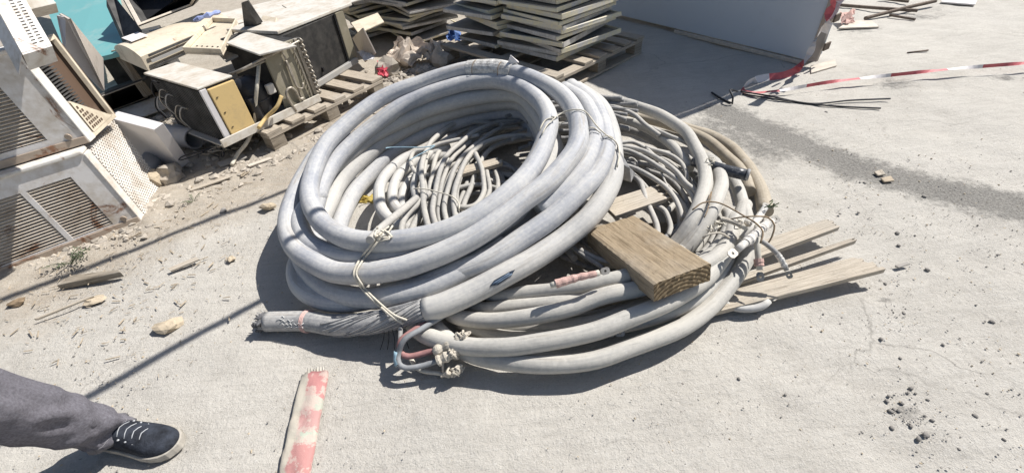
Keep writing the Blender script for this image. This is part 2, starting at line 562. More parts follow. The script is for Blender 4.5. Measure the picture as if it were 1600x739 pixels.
def catmull(pts, step, closed=False):
    out = []
    n = len(pts)
    rng = n if closed else n - 1
    for i in range(rng):
        if closed:
            p0, p1, p2, p3 = pts[(i - 1) % n], pts[i], pts[(i + 1) % n], pts[(i + 2) % n]
        else:
            p1, p2 = pts[i], pts[i + 1]
            p0 = pts[i - 1] if i else p1 * 2 - p2
            p3 = pts[i + 2] if i + 2 < n else p2 * 2 - p1
        k = max(1, int((p2 - p1).length / step))
        for j in range(k):
            t = j / k
            out.append(0.5 * (2 * p1 + (p2 - p0) * t + (2 * p0 - 5 * p1 + 4 * p2 - p3) * t * t + (3 * p1 - p0 - 3 * p2 + p3) * t ** 3))
    if not closed:
        out.append(pts[-1].copy())
    return out


def empty(name, loc=(0, 0, 0), label=None, cat=None, group=None):
    o = bpy.data.objects.new(name, None)
    o.empty_display_size = 0.05
    sc.collection.objects.link(o)
    o.location = loc
    return tag(o, label, cat, group)


def tag(o, label=None, cat=None, group=None, kind=None):
    if label:
        o['label'] = label
    if cat:
        o['category'] = cat
    if group:
        o['group'] = group
    if kind:
        o['kind'] = kind
    return o


V = Vector
Z = V((0, 0, 1))
ORD = ['lowest', 'second', 'third', 'fourth', 'fifth', 'sixth', 'seventh', 'eighth', 'ninth', 'tenth', 'eleventh', 'twelfth', 'thirteenth', 'fourteenth', 'fifteenth', 'sixteenth', 'seventeenth', 'eighteenth']


# ================================================================== SETTING: the ground
def axis(lo, hi, step, far):
    a = list(np.arange(lo, hi + 1e-6, step))
    d, x = step, hi
    while x < far:
        d *= 1.35
        x += d
        a.append(x)
    d, x = step, lo
    while x > -far:
        d *= 1.35
        x -= d
        a.insert(0, x)
    return np.array(a)


def seg_dist(x, y, pts):
    best = np.full(x.shape, 1e9)
    for (ax, ay), (bx, by) in zip(pts[:-1], pts[1:]):
        dx, dy = bx - ax, by - ay
        t = np.clip(((x - ax) * dx + (y - ay) * dy) / (dx * dx + dy * dy), 0, 1)
        best = np.minimum(best, np.hypot(x - ax - t * dx, y - ay - t * dy))
    return best


def ground():
    xs = axis(-2.9, 4.2, 0.028, 300)
    ys = axis(0.2, 5.2, 0.028, 300)
    nx, ny = len(xs), len(ys)
    X, Y = np.meshgrid(xs, ys)
    near = ((X > -6) & (X < 8) & (Y > -3) & (Y < 9)).astype(float)
    Zz = np.zeros_like(X)
    r = np.random.default_rng(3)
    for wl, amp in ((0.9, 0.004), (0.42, 0.0028), (0.19, 0.0018), (0.1, 0.0012)):
        for k in range(7):
            a = r.uniform(0, 2 * np.pi)
            Zz += amp / 2.6 * np.sin((X * np.cos(a) + Y * np.sin(a)) * 2 * np.pi / (wl * r.uniform(0.7, 1.3)) + r.uniform(0, 6.28))
    # dirt bank along the foot of the scrap heap
    bank = [tuple(P(x, y)[:2]) for x, y in ((-60, 450), (225, 335), (340, 270), (520, 190), (640, 130), (720, 105))]
    d = seg_dist(X, Y, bank)
    rough = np.sin(X * 31 + 2 * np.sin(Y * 17)) * np.sin(Y * 27 + 1.5 * np.sin(X * 23))
    Zz += np.exp(-(d / 0.22) ** 2) * (0.016 + 0.010 * rough)
    Zz *= near
    Zz -= 0.006
    damp = np.zeros_like(X)
    strip = [tuple(P(x, y)[:2]) for x, y in ((1130, 175), (1230, 215), (1330, 258), (1450, 290), (1540, 312), (1680, 345))]
    damp = np.maximum(damp, 1.0 - seg_dist(X, Y, strip) / 0.21)
    fan = [tuple(P(x, y)[:2]) for x, y in ((1120, 195), (1200, 235), (1235, 215))]
    damp = np.maximum(damp, 0.62 - seg_dist(X, Y, fan) / 0.5)
    for x, y, sx in ((1400, 130, 0.22), (1345, 45, 0.30), (1440, 25, 0.25), (1570, 120, 0.15), (1420, 640, 0.07), (1385, 470, 0.05), (60, 380, 0.1)):
        p = P(x, y)
        damp = np.maximum(damp, 0.62 - np.hypot((X - p.x) * 0.6, Y - p.y) / sx)
    damp = np.clip(damp, 0, 1)
    line = [tuple(P(x, y)[:2]) for x, y in ((-400, 520), (60, 430), (250, 330), (420, 260), (640, 150), (760, 60))]
    dirt = np.clip(0.95 - seg_dist(X, Y, line) / 0.75, 0, 1)
    up = (Y - 1.7) - (X + 1.3) * 0.75
    dirt = np.maximum(dirt, np.clip(up * 1.5, 0, 1) * (X < 0.4))
    me = bpy.data.meshes.new('ground')
    idx = np.arange(nx * ny).reshape(ny, nx)
    quads = np.stack([idx[:-1, :-1], idx[:-1, 1:], idx[1:, 1:], idx[1:, :-1]], -1).reshape(-1, 4)
    me.vertices.add(nx * ny)
    me.vertices.foreach_set('co', np.stack([X, Y, Zz], -1).astype(np.float32).ravel())
    me.loops.add(quads.size)
    me.loops.foreach_set('vertex_index', quads.ravel().astype(np.int32))
    me.polygons.add(len(quads))
    me.polygons.foreach_set('loop_start', np.arange(0, quads.size, 4, dtype=np.int32))
    me.polygons.foreach_set('use_smooth', np.ones(len(quads), dtype=bool))
    me.update(calc_edges=True)
    for nm, arr in (('damp', damp), ('dirt', dirt)):
        at = me.attributes.new(nm, 'FLOAT', 'POINT')
        at.data.foreach_set('value', arr.astype(np.float32).ravel())
    me.materials.append(MATS['dusty_concrete'])
    o = bpy.data.objects.new('ground', me)
    sc.collection.objects.link(o)
    tag(o, 'pale dusty concrete yard with a darker damp gravel strip', kind='structure')


ground()

# ================================================================== CONTAINER at the back right
def container():
    o = P(1258, 103, 0)
    a = V((-0.503, 0.864, 0))          # along the face we see
    b = V((0.864, 0.503, 0))           # away from us
    H, L, D = 1.66, 2.6, 0.16
    lean = b * 0.10
    root = empty('steel_container', o, 'big grey-white steel skip behind the pallets, its face in shade', 'skip')
    m = MB()
    lo = 0.035
    th = 0.03
    A0, A1 = o + Z * lo, o + a * L + Z * lo
    # face plate with rolled lower right corner
    pts = []
    m.hexa([A0 - a * 0.0 + b * 0.0, A1, A1 + b * th, A0 + b * th], [A0 + Z * H + lean, A1 + Z * H + lean, A1 + b * th + Z * H + lean, A0 + b * th + Z * H + lean])
    m.build('front_plate', 'container_paint', root, bevel=0.006)
    m = MB()
    for q0 in (A0 + b * D,):
        m.hexa([q0, q0 + a * L, q0 + a * L + b * th, q0 + b * th], [q0 + Z * H, q0 + a * L + Z * H, q0 + a * L + b * th + Z * H, q0 + b * th + Z * H])
    m.build('rear_plate', 'container_paint', root)
    m = MB()
    e0 = A0 + b * (th + 0.002) - a * 0.0
    m.hexa([e0, e0 + b * (D - th - 0.004), e0 + b * (D - th - 0.004) + a * 0.03, e0 + a * 0.03], [e0 + Z * H + lean, e0 + b * (D - th - 0.004) + Z * H, e0 + b * (D - th - 0.004) + a * 0.03 + Z * H, e0 + a * 0.03 + Z * H + lean])
    m.build('side_plate', 'container_rust', root, bevel=0.006)
    m = MB()
    m.box(A0 + b * 0.035 + Z * 0.0, a * L, b * (D - 0.05), Z * 0.03)
    m.build('floor_plate', 'container_rust', root)
    m = MB()                            # bent rusty corner flange, ragged
    prev = None
    N = 22
    for i in range(N):
        t0, t1 = i / N, (i + 1) / N
        j0 = 0.012 * noise.noise((t0 * 9, 3, 0))
        j1 = 0.012 * noise.noise((t1 * 9, 3, 0))
        p0 = A0 - a * (0.004 + 0.0) + Z * (H * t0) + lean * t0
        p1 = A0 - a * (0.004 + 0.0) + Z * (H * t1) + lean * t1
        m.hexa([p0 - b * 0.012, p0 - a * (0.05 + j0) - b * 0.012 + b * 0.03, p0 - a * (0.05 + j0) + b * 0.045, p0 + b * 0.02],
               [p1 - b * 0.012, p1 - a * (0.05 + j1) - b * 0.012 + b * 0.03, p1 - a * (0.05 + j1) + b * 0.045, p1 + b * 0.02])
    m.build('corner_flange', 'container_rust', root)
    m = MB()
    m.box(o + Z * 0.002 - b * 0.015 - a * -0.02, a * 1.15, b * 0.02, Z * 0.028)
    m.build('bottom_rail', 'sheet_pale', root, bevel=0.003)  # pale strip: its colour stands in for the sunlit bottom edge
    for k, (t, hh) in enumerate(((0.16, 0.05), (0.30, 0.04), (0.05, 0.05))):
        m = MB()
        q = A0 + Z * (H * t) - a * 0.075
        m.box(q, b * 0.07, -a * 0.012, Z * hh)
        m.build('hinge_plate', 'rod', root, bevel=0.003)


container()
m = MB()
c = P(1280, 108, 0)
m.hexa([c + V((-.1, -.07, 0)), c + V((.12, .0, 0)), c + V((.16, .09, 0)), c + V((-.04, .04, 0))],
       [c + V((-.1, -.07, .008)), c + V((.12, .0, .012)), c + V((.16, .09, .02)), c + V((-.04, .04, .012))])
tag(m.build('board_scrap', 'sheet_pale', bevel=0.002), 'pale flat board scrap lying at the foot of the skip corner', 'board')


# ================================================================== PALLETS
def pallet(name, o, u, v, nu, L, W, label, h=0.14, slat=0.095, skip=-1):
    """slats run along u, spread along v"""
    root = empty(name, o, label, 'pallet')
    pitch = (W - slat) / (nu - 1)
    for i in range(nu):
        if i == skip:
            continue
        m = MB()
        q = o + v * (pitch * i) + Z * (h - 0.02 + rnd.uniform(-.001, .002)) + u * rnd.uniform(-.01, .01)
        m.box(q, u * L, v * (slat + rnd.uniform(-.006, .006)), Z * 0.02)
        m.build('slat', 'pallet_wood', root, bevel=0.002)
    for t in (0.0, 0.5, 1.0):
        m = MB()
        q = o + u * (t * (L - 0.1) + 0.003) + v * 0.004 + Z * (h - 0.043)
        m.box(q, u * 0.094, v * (W - 0.008), Z * 0.021)
        m.build('stringer', 'pallet_wood', root, bevel=0.002)
        m = MB()
        q = o + u * (t * (L - 0.1) + 0.003) + v * 0.004 + Z * 0.001
        m.box(q, u * 0.094, v * (W - 0.008), Z * 0.017)
        m.build('bottom_board', 'pallet_wood', root, bevel=0.002)
        for s in (0.0, 0.5, 1.0):
            m = MB()
            q = o + u * (t * (L - 0.1) + 0.006) + v * (s * (W - 0.11) + 0.006) + Z * 0.019
            m.box(q, u * 0.088, v * 0.098, Z * (h - 0.063))
            m.build('block', 'plank_old', root, bevel=0.002)
    return root


PU = V((-0.641, 0.767, 0)).normalized()
PV = V((0.767, 0.641, 0)).normalized()
PO = P(868, 121, 0.14)
PO.z = 0
pallet('wooden_pallet', PO, PU, PV, 7, 1.30, 1.05, 'wooden pallet under the stacks of cream panels', skip=1)
CU = V((0.60, 0.80, 0))
CD = V((-0.80, 0.60, 0))
QO = P(480, 178, 0.14) - CU * 0.30
QO.z = 0
pallet('wooden_pallet', QO, CD, CU, 6, 1.0, 0.98, 'wooden pallet under the two scrapped air-conditioner condensers', slat=0.105)


# ================================================================== PANEL STACKS
def panel(o, rot, tilt, size, th, label, group, flip=False, swap=False):
    """shallow cream tray panel; o = corner nearest the camera at the bottom"""
    root = empty('tray_panel', (0, 0, 0), label, 'panel', group)
    w_, d_ = size
    m = MB()
    m.box((0.004, 0.004, 0 if not flip else th - 0.012), V((w_ - 0.008, 0, 0)), V((0, d_ - 0.008, 0)), Z * 0.012)
    a = m.build('panel_sheet', 'panel_face', root)
    t = 0.012
    for q, e, f in (((0, 0, 0), V((w_, 0, 0)), V((0, t, 0))), ((0, d_ - t, 0), V((w_, 0, 0)), V((0, t, 0))),
                    ((0, t + .001, 0), V((t, 0, 0)), V((0, d_ - 2 * t - .002, 0))), ((w_ - t, t + .001, 0), V((t, 0, 0)), V((0, d_ - 2 * t - .002, 0)))):
        m = MB()
        m.hexa([V(q) + V((0, 0, -.0005)), V(q) + e, V(q) + e + f, V(q) + f] if e.cross(f).z > 0 else [V(q), V(q) + f, V(q) + e + f, V(q) + e],
               [p + Z * (th + rnd.uniform(-.010, .003)) + V((rnd.uniform(-.004, .004), rnd.uniform(-.004, .004), 0)) for p in ([V(q), V(q) + e, V(q) + e + f, V(q) + f] if e.cross(f).z > 0 else [V(q), V(q) + f, V(q) + e + f, V(q) + e])])
        m.build('rim', rnd.choice(('panel_edge', 'panel_edge', 'panel_edge_grey')), root, bevel=0.003)
    root.rotation_euler = (tilt[0], tilt[1], rot)
    root.location = o
    return root


def stack(o, n, label, group, jit=0.03, rj=4, z0=0.14, base_rot=math.atan2(0.641, 0.767), th=0.033, gap=0.002, size=(0.6, 0.6), tl=0.8):
    z = z0
    for i in range(n):
        rot = base_rot + R(rnd.uniform(-rj, rj))
        ju, jv = rnd.uniform(-jit, jit), rnd.uniform(-jit, jit)
        tx, ty = R(rnd.uniform(-tl, tl)), R(rnd.uniform(-tl, tl))
        q = V((o.x, o.y, 0)) + PU * ju + PV * jv
        q.z = z + 0.6 * max(0, math.sin(ty)) + 0.6 * max(0, -math.sin(tx))
        t = th * rnd.uniform(0.85, 1.15)
        panel(q, rot, (tx, ty), size, t, label % ORD[i] if i < len(ORD) else label % 'topmost', group, flip=rnd.random() < 0.5)
        z += t + gap + 0.6 * (abs(math.sin(tx)) + abs(math.sin(ty))) * 0.22


c = P(874, 98, 0.15)
stack(c, 15, '%s cream-edged panel, counted upward, in the stack nearest the skip', 'panels in the stack nearest the skip', 0.04, 8, tl=1.3)
c2 = c + PU * 0.64 - PV * 0.02
stack(c2, 14, '%s panel, counted upward, in the stack behind the skip-side stack', 'panels in the middle stack', 0.05, 14, size=(0.6, 0.5), tl=3.5)
c3 = P(642, 68, 0.03)
stack(c3, 16, '%s panel, counted upward, in the messy stack left of the pallet', 'panels in the messy stack', 0.05, 14, 0.02, R(38), 0.028, 0.006, tl=3.0)
c4 = P(566, 62, 0.03)
stack(c4, 12, '%s panel, counted upward, in the low stack behind the black-coil condenser', 'panels in the low stack', 0.05, 14, 0.02, R(35), 0.030, 0.004, size=(0.6, 0.4), tl=2.0)


# ================================================================== CONDENSING UNIT with the yellow insulated box
def tubepart(name, pts, r, mat, root, n=10, step=None, jig=0.0, cap=True):
    m = MB()
    m.tube(pts, r, n, cap, step, jig)
    return m.build(name, mat, root, smooth=True)


def condenser_one():
    o = P(352, 222, 0.16)
    o.z = 0
    root = empty('condensing_unit', o, 'stripped air-conditioner condenser with yellow insulated box and black compressor', 'air conditioner')
    c, d = CU, CD
    # base pan
    m = MB()
    q = o - c * 0.03 - d * 0.02 + Z * 0.142
    m.box(q, c * 0.70, d * 0.62, Z * 0.012)
    m.build('base_pan', 'steel_dusty', root, bevel=0.002)
    m = MB()
    m.box(q - d * 0.012 - c * 0.004, c * 0.71, d * 0.011, Z * 0.05)
    m.build('pan_lip', 'top_white', root, bevel=0.003)
    # control box at the left end
    b0 = o + Z * 0.156
    H = 0.315
    m = MB()
    m.box(b0 + c * 0.02 + d * 0.004, c * 0.17, d * 0.60, Z * H)
    m.build('inner_casing', 'black_dusty', root, bevel=0.004)
    m = MB()
    m.box(b0 + c * 0.0 - d * 0.010 + Z * (H + 0.002), c * 0.205, d * 0.64, Z * 0.012)
    m.build('top_cover', 'top_white', root, bevel=0.004)
    m = MB()
    m.box(b0 + c * 0.045 - d * 0.018 + Z * 0.02, c * 0.155, d * 0.020, Z * (H - 0.03))
    m.build('insulated_panel', 'foam_yellow', root, bevel=0.004)
    m = MB()
    m.box(b0 + c * 0.005 - d * 0.012 + Z * 0.002, c * 0.036, d * 0.016, Z * (H - 0.004))
    m.build('trim_strip', 'panel_white', root, bevel=0.003)
    for k in range(3):
        m = MB()
        m.box(b0 + c * 0.0465 - d * 0.0195 + Z * (0.07 + 0.09 * k) + c * 0.018, c * 0.012, -d * 0.002, Z * 0.004)
        m.build('screw_slot', 'black', root)
    # black grille fins on the left side
    m = MB()
    for k in range(26):
        m.box(b0 + c * 0.004 + d * (0.02 + k * 0.022), c * 0.014, d * 0.009, Z * (H - 0.01))
    tag(m.build('grille_fins', 'black_dusty', root), kind='stuff')
    for k in range(7):                # torn wiring along the top left edge
        p0 = b0 + d * (0.25 + 0.05 * k) + Z * (H * rnd.uniform(0.5, 0.95)) - c * 0.005
        tubepart('loose_wire', [p0, p0 - c * 0.03 + Z * 0.02, p0 - c * 0.045 + d * 0.05 - Z * 0.05, p0 - c * 0.02 + d * 0.07 - Z * 0.13], 0.004, rnd.choice(['pipe_metal', 'black', 'steel_dusty']), root, 6)
    # compressor
    cc = o + c * 0.325 + d * 0.12 + Z * 0.156
    m = MB()
    prof = [(0.0, 0.070), (0.02, 0.088), (0.05, 0.096), (0.16, 0.097), (0.20, 0.092), (0.235, 0.075), (0.255, 0.045), (0.262, 0.01)]
    pp = [cc + Z * z for z, r_ in prof]
    base = len(m.v)
    nseg = 28
    for (z, r_) in prof:
        for k in range(nseg):
            a = 2 * math.pi * k / nseg
            m.v.append(tuple(cc + V((r_ * math.cos(a), r_ * math.sin(a), z))))
    for i in range(len(prof) - 1):
        for k in range(nseg):
            k2 = (k + 1) % nseg
            m.f.append((i * nseg + k, i * nseg + k2, (i + 1) * nseg + k2, (i + 1) * nseg + k))
            m.uv.append([(0, 0)] * 4)
            m.mi.append(0)
    comp = m.build('compressor', 'comp_black', root, smooth=True)
    tubepart('weld_seam', [cc + V((0.099 * math.cos(a), 0.099 * math.sin(a), 0.12)) for a in [2 * math.pi * k / 24 for k in range(25)]], 0.004, 'black_dusty', comp, 6)
    m = MB()
    m.box(cc - d * 0.115 + c * 0.05 + Z * 0.14, c * 0.05, d * 0.03, Z * 0.06)
    m.build('terminal_box', 'top_white', comp, bevel=0.006)
    acc = cc + c * 0.005 - d * 0.10 - Z * 0
    tubepart('accumulator', [acc + Z * 0.0 - c * 0.07, acc + Z * 0.10 - c * 0.07, acc + Z * 0.17 - c * 0.07], 0.032, 'comp_black', comp, 16)
    # coil block with khaki end plate
    k0 = o + c * 0.495 + Z * 0.156
    m = MB()
    m.box(k0 + d * 0.02, c * 0.185, d * 0.55, Z * 0.39)
    m.build('coil_block', 'coil_fins', root, bevel=0.003)
    m = MB()
    m.box(k0 - c * 0.06, c * 0.22, d * 0.018, Z * 0.392)
    m.build('end_plate', 'khaki', root, bevel=0.003)
    m = MB()
    tp = [P(404, 85, .555), P(463, 71, .555), P(384, 49, .555), P(353, 67, .555)]
    m.hexa([p - Z * .012 for p in tp], tp)
    m.build('top_panel', 'top_white', root, bevel=0.004)
    m = MB()
    m.box(k0 + c * 0.162 - d * 0.006, c * 0.026, d * 0.024, Z * 0.392)
    m.build('coil_rail', 'pipe_metal', root, bevel=0.003)
    for k in range(11):                # return bends down the right edge
        q0 = k0 + c * (0.195) + Z * (0.035 + 0.033 * k) - d * 0.004
        tubepart('return_bend', [q0 + d * 0.02, q0 - d * 0.018, q0 - d * 0.028 + Z * 0.011 + c * 0.004, q0 - d * 0.018 + Z * 0.022, q0 + d * 0.02 + Z * 0.022], 0.0065, 'pipe_metal', root, 8, 0.008)
    for x in (0.06, 0.135):
        q0 = k0 + c * x - d * 0.012
        tubepart('riser_pipe', [q0 + Z * 0.02, q0 + Z * 0.15 - d * 0.004, q0 + Z * 0.28, q0 + Z * 0.385 - c * 0.01], 0.006, 'pipe_metal', root, 8)
    q0 = k0 - c * 0.02 - d * 0.03
    tubepart('hooked_pipe', [q0 + Z * 0.0, q0 + Z * 0.10 - c * 0.02, q0 + Z * 0.14 - c * 0.005, q0 + Z * 0.145 + c * 0.03, q0 + Z * 0.11 + c * 0.05, q0 + Z * 0.06 + c * 0.055, q0 + Z * 0.055 + c * 0.085], 0.008, 'pipe_metal', root, 9)
    q0 = k0 + c * 0.05 - d * 0.022
    tubepart('hooked_pipe', [q0 + Z * 0.30, q0 + Z * 0.18, q0 + Z * 0.13 + c * 0.005, q0 + Z * 0.11 + c * 0.035, q0 + Z * 0.14 + c * 0.055], 0.006, 'pipe_metal', root, 9)
    q0 = k0 - c * 0.15 + d * 0.02
    tubepart('suction_pipe', [q0 + Z * 0.38 + c * 0.33 - d * .05, q0 + Z * 0.37 + c * 0.2 - d * .06, q0 + Z * 0.35 + c * 0.05 - d * .03, q0 + Z * 0.33 - c * 0.06, q0 + Z * 0.30 - c * 0.10 + d * 0.1], 0.007, 'pipe_metal', root, 9)
    tubepart('suction_pipe', [q0 + Z * 0.33 + c * 0.12, q0 + Z * 0.325, q0 + Z * 0.31 - c * 0.08 + d * 0.04], 0.007, 'pipe_metal', root, 9)
    return root


condenser_one()
# flexible hose hanging over the front of the unit
pts = [P(405, 96, 0.48), P(402, 130, 0.40), P(399, 165, 0.28), P(397, 195, 0.17), P(386, 222, 0.10), P(372, 240, 0.05), P(362, 258, 0.02)]
m = MB()
m.tube(pts, 0.011, 10, jig=0.15)
tag(m.build('drain_hose', 'rope', smooth=True), 'pale flexible drain hose hanging beside the yellow insulated box', 'hose')
pts = [P(440, 150, 0.30), P(432, 168, 0.25), P(415, 185, 0.2), P(404, 200, 0.18)]
m = MB()
m.tube(pts, 0.011, 10)
tag(m.build('insulated_tube', 'foam_yellow', smooth=True), 'short yellowish insulated tube in front of the black compressor', 'tube')


# ------------------------------------------------------------------ second condenser with the black coil face
def condenser_two():
    zb, zt = 0.165, 0.54
    A = P(440, 57, zt)
    B = P(522, 22, zt)
    C_ = P(545.6, 98, zb)
    D_ = P(491.6, 132, zb)
    root = empty('condensing_unit', D_, 'condenser with a square black coil face and dusty white lid', 'air conditioner')
    nrm = (B - A).cross(Z).normalized()
    if nrm.y > 0:
        nrm = -nrm
    bk = -nrm
    m = MB()
    m.hexa([D_, C_, C_ + bk * 0.40, D_ + bk * 0.40], [A, B, B + bk * 0.40, A + bk * 0.40])
    m.build('coil_face', 'coil_fins', root, bevel=0.003)
    al = (B - A).normalized()
    m = MB()
    t0 = P(435, 55, zt + .006)
    t1 = P(551, 9, zt + .006)
    t3 = P(400, 46, zt + .006)
    dd = (t3 - t0)
    dd = bk * 0.47
    m.hexa([t0 - bk * .0, t1, t1 + dd, t0 + dd], [t0 + Z * .022, t1 + Z * .022, t1 + dd + Z * .022, t0 + dd + Z * .022])
    m.build('lid', 'top_white', root, bevel=0.005)
    m = MB()
    q = C_ + al * 0.008
    m.hexa([q + nrm * .004, q + al * 0.10 + nrm * .0, q + al * 0.14 + bk * 0.25, q + bk * 0.25], [B + al * 0.008 + nrm * .004, B + al * 0.10, B + al * 0.10 + bk * 0.25, B + al * 0.008 + bk * 0.25])
    m.build('side_casing', 'khaki', root, bevel=0.003)
    m = MB()
    q = D_ - al * 0.03 + nrm * 0.006
    m.box(q - Z * 0.022, (C_ - D_) + al * 0.10, nrm * 0.03, Z * 0.04)
    m.build('bottom_rail', 'steel_dusty', root, bevel=0.004)
    for s, (lo, hi) in enumerate(((D_, A), (C_, B))):
        m = MB()
        e = al * (0.006 if s == 0 else -0.02)
        m.hexa([lo + e + nrm * .003, lo + e + al * .014 + nrm * .003, lo + e + al * .014 + nrm * .012, lo + e + nrm * .012][::-1],
               [hi + e + nrm * .003, hi + e + al * .014 + nrm * .003, hi + e + al * .014 + nrm * .012, hi + e + nrm * .012][::-1])
        m.build('edge_rail', 'black', root)
    m = MB()
    q = D_.lerp(C_, 0.25) + nrm * 0.004 + Z * 0.05
    m.box(q, al * 0.012, nrm * 0.02, Z * 0.03)
    m.build('latch', 'black', root)


condenser_two()


# ------------------------------------------------------------------ scrap lying over and behind the condensers
def slab(name, top, th, mat, label, cat, group=None, down=None, bevel=0.003, z_floor=None):
    """flat piece: four top corners (in order) and a thickness"""
    m = MB()
    n_ = (top[1] - top[0]).cross(top[3] - top[0]).normalized()
    if down is None:
        down = -n_ if n_.z > 0 else n_
    m.hexa([p + down * th for p in top], top) if (top[1] - top[0]).cross(top[3] - top[0]).dot(-down) > 0 else m.hexa([p + down * th for p in top[::-1]], top[::-1])
    o = m.build(name, mat, bevel=bevel)
    return tag(o, label, cat, group)


# split indoor unit, cream
def indoor_unit():
    z = 0.50
    a, b = P(175, 71, z), P(219, 89, z)
    L = (P(352, 20, z) - P(200, 80, z))
    ln = L.normalized() * 0.86
    root = empty('indoor_unit', b, 'long cream split air-conditioner body lying behind the yellow-box condenser', 'air conditioner')
    wv = a - b
    m = MB()
    prof = []
    for k in range(9):
        t = k / 8
        prof.append(b + wv * t + Z * (0.045 * math.sin(math.pi * t) ** 0.7 - 0.02 * t))
    low = [b - Z * 0.10 + wv * 0.02, a - Z * 0.10]
    ring0 = prof + [low[1], low[0]]
    ring1 = [p + ln for p in ring0]
    n = len(ring0)
    i0 = len(m.v)
    m.v += [tuple(p) for p in ring0] + [tuple(p) for p in ring1]
    for k in range(n):
        k2 = (k + 1) % n
        m.f.append((i0 + k, i0 + k2, i0 + n + k2, i0 + n + k))
        m.uv.append([(0, 0)] * 4)
        m.mi.append(0)
    m.f.append(tuple(i0 + k for k in reversed(range(n))))
    m.f.append(tuple(i0 + n + k for k in range(n)))
    m.uv += [[(0, 0)] * n] * 2
    m.mi += [0, 0]
    m.build('housing', 'ac_cream', root, bevel=0.003)
    for k, (t, w_) in enumerate(((-0.012, 0.014), (-0.05, 0.018), (-0.085, 0.012))):
        m = MB()
        q = b + ln * 0.06 + Z * (t - 0.005) - wv.normalized() * 0.012
        m.box(q, ln * 0.8, -wv.normalized() * 0.006 + V((0, 0, 0)), Z * w_)
        m.build('air_vane', 'black_dusty' if k != 1 else 'steel_dusty', root)
    m = MB()
    q = b + wv * 0.40 + Z * 0.046 + ln * 0.07
    m.box(q, ln * 0.16, wv * 0.35, Z * 0.004)
    m.build('paper_label', 'tape_white', root)


indoor_unit()
# board that props the cream unit up
slab('prop_board', [P(173, 80, 0.46), P(186, 78, 0.46), P(238, 148, 0.1), P(225, 153, 0.1)], 0.02, 'plank_old', 'narrow brown board propping up the long cream unit', 'board')
# teal sheet
def leaning_sheet(name, px, th, mat, label, cat):
    pts = [P(*p) for p in px]
    m = MB()
    n_ = (pts[1] - pts[0]).cross(pts[3] - pts[0]).normalized()
    if n_.y < 0:
        n_ = -n_
    a, b = pts, [p + n_ * th for p in pts]
    if (a[1] - a[0]).cross(a[3] - a[0]).dot(n_) < 0:
        a, b = a[::-1], b[::-1]
    m.hexa(a, b)
    return tag(m.build(name, mat, bevel=0.002), label, cat)


leaning_sheet('painted_sheet', [(40, -60, 0.66), (172, -60, 0.70), (204, 78, 0.46), (110, 100, 0.42)], 0.03, 'teal', 'flat teal painted sheet standing behind the scrap air conditioners', 'sheet')


# dark open casings behind
def open_casing(name, px, depth, label):
    f = [P(*p) for p in px]           # opening corners: left top, right top, right bottom, left bottom
    root = empty(name, f[3], label, 'casing')
    n_ = V((-0.35, 0.93, 0))
    bk = [p + n_ * depth - Z * 0.02 for p in f]
    m = MB()
    for k in range(4):
        j = (k + 1) % 4
        a, b, c_, d_ = f[k], f[j], bk[j], bk[k]
        nn = (b - a).cross(d_ - a).normalized() * 0.01
        m.hexa([a, b, c_, d_], [a + nn, b + nn, c_ + nn, d_ + nn])
    m.build('casing_wall', 'black_dusty', root)
    m = MB()
    m.quad(*bk)
    m.build('casing_back', 'black', root)
    cen = sum(f, V()) / 4
    for k in range(4):
        j = (k + 1) % 4
        a, b = f[k], f[j]
        ia, ib = a.lerp(cen, 0.10), b.lerp(cen, 0.10)
        e = -n_ * 0.014
        m = MB()
        m.hexa([a, b, ib, ia], [a + e, b + e, ib + e, ia + e])
        m.build('frame', 'sheet_pale', root, bevel=0.002)


open_casing('open_casing', [(178, -30, 0.82), (330, -40, 0.82), (300, 8, 0.6), (216, 40, 0.6)], 0.3, 'black open metal casing with a pale frame behind the long cream unit')
leaning_sheet('casing_side', [(166, 0, 0.72), (180, -4, 0.72), (222, 48, 0.55), (194, 62, 0.5)], 0.06, 'black_dusty', 'black slanting casing side beside the teal sheet', 'casing')
slab('dusty_sheet', [P(232, 48, .46), P(480, -12, .46), P(520, 2, .46), P(262, 62, .46)], 0.02, 'top_white', 'long dusty whitish sheet lying behind the long cream unit', 'sheet')
slab('dusty_sheet', [P(330, 30, .42), P(475, -8, .42), P(545, 10, .42), P(405, 52, .42)], 0.03, 'ac_cream', 'pale cream sheet lying under the black-coil condenser lid', 'sheet')
for k in range(5):
    slab('corrugated_strip', [P(470 + k * 9, 6 - k * 4, .40), P(545 + k * 9, -14 - k * 4, .40), P(549 + k * 9, -11 - k * 4, .40), P(475 + k * 9, 10 - k * 4, .40)], 0.015, 'wire_rust',
         '%s rusty brown strip, counted away from the camera, behind the black-coil condenser' % ['nearest', 'second', 'third', 'fourth', 'farthest'][k], 'strip', 'rusty strips behind the condenser')
m = MB()
f0, f1 = P(150, 82, .40), P(236, 60, .40)
bk_ = V((-.35, .93, 0)) * .5
m.hexa([V((f0.x, f0.y, 0)), V((f1.x, f1.y, 0)), V((f1.x, f1.y, 0)) + bk_, V((f0.x, f0.y, 0)) + bk_], [f0, f1, f1 + bk_, f0 + bk_])
tag(m.build('dark_cabinet', 'black_dusty', bevel=0.004), 'dark grey cabinet under the teal sheet', 'cabinet')
slab('sheet_metal_scrap', [P(160, 135, .12), P(200, 112, .16), P(232, 122, .14), P(172, 150, .10)], 0.01, 'top_white', 'dusty white sheet-metal scrap in front of the dark cabinet', 'metal scrap')
open_casing('open_casing', [(158, 150, .22), (222, 126, .22), (232, 152, .03), (168, 176, .03)], 0.2, 'black box added for the dark gap low down behind the white slab')  # added black box, its colour standing in for a shaded gap in the heap
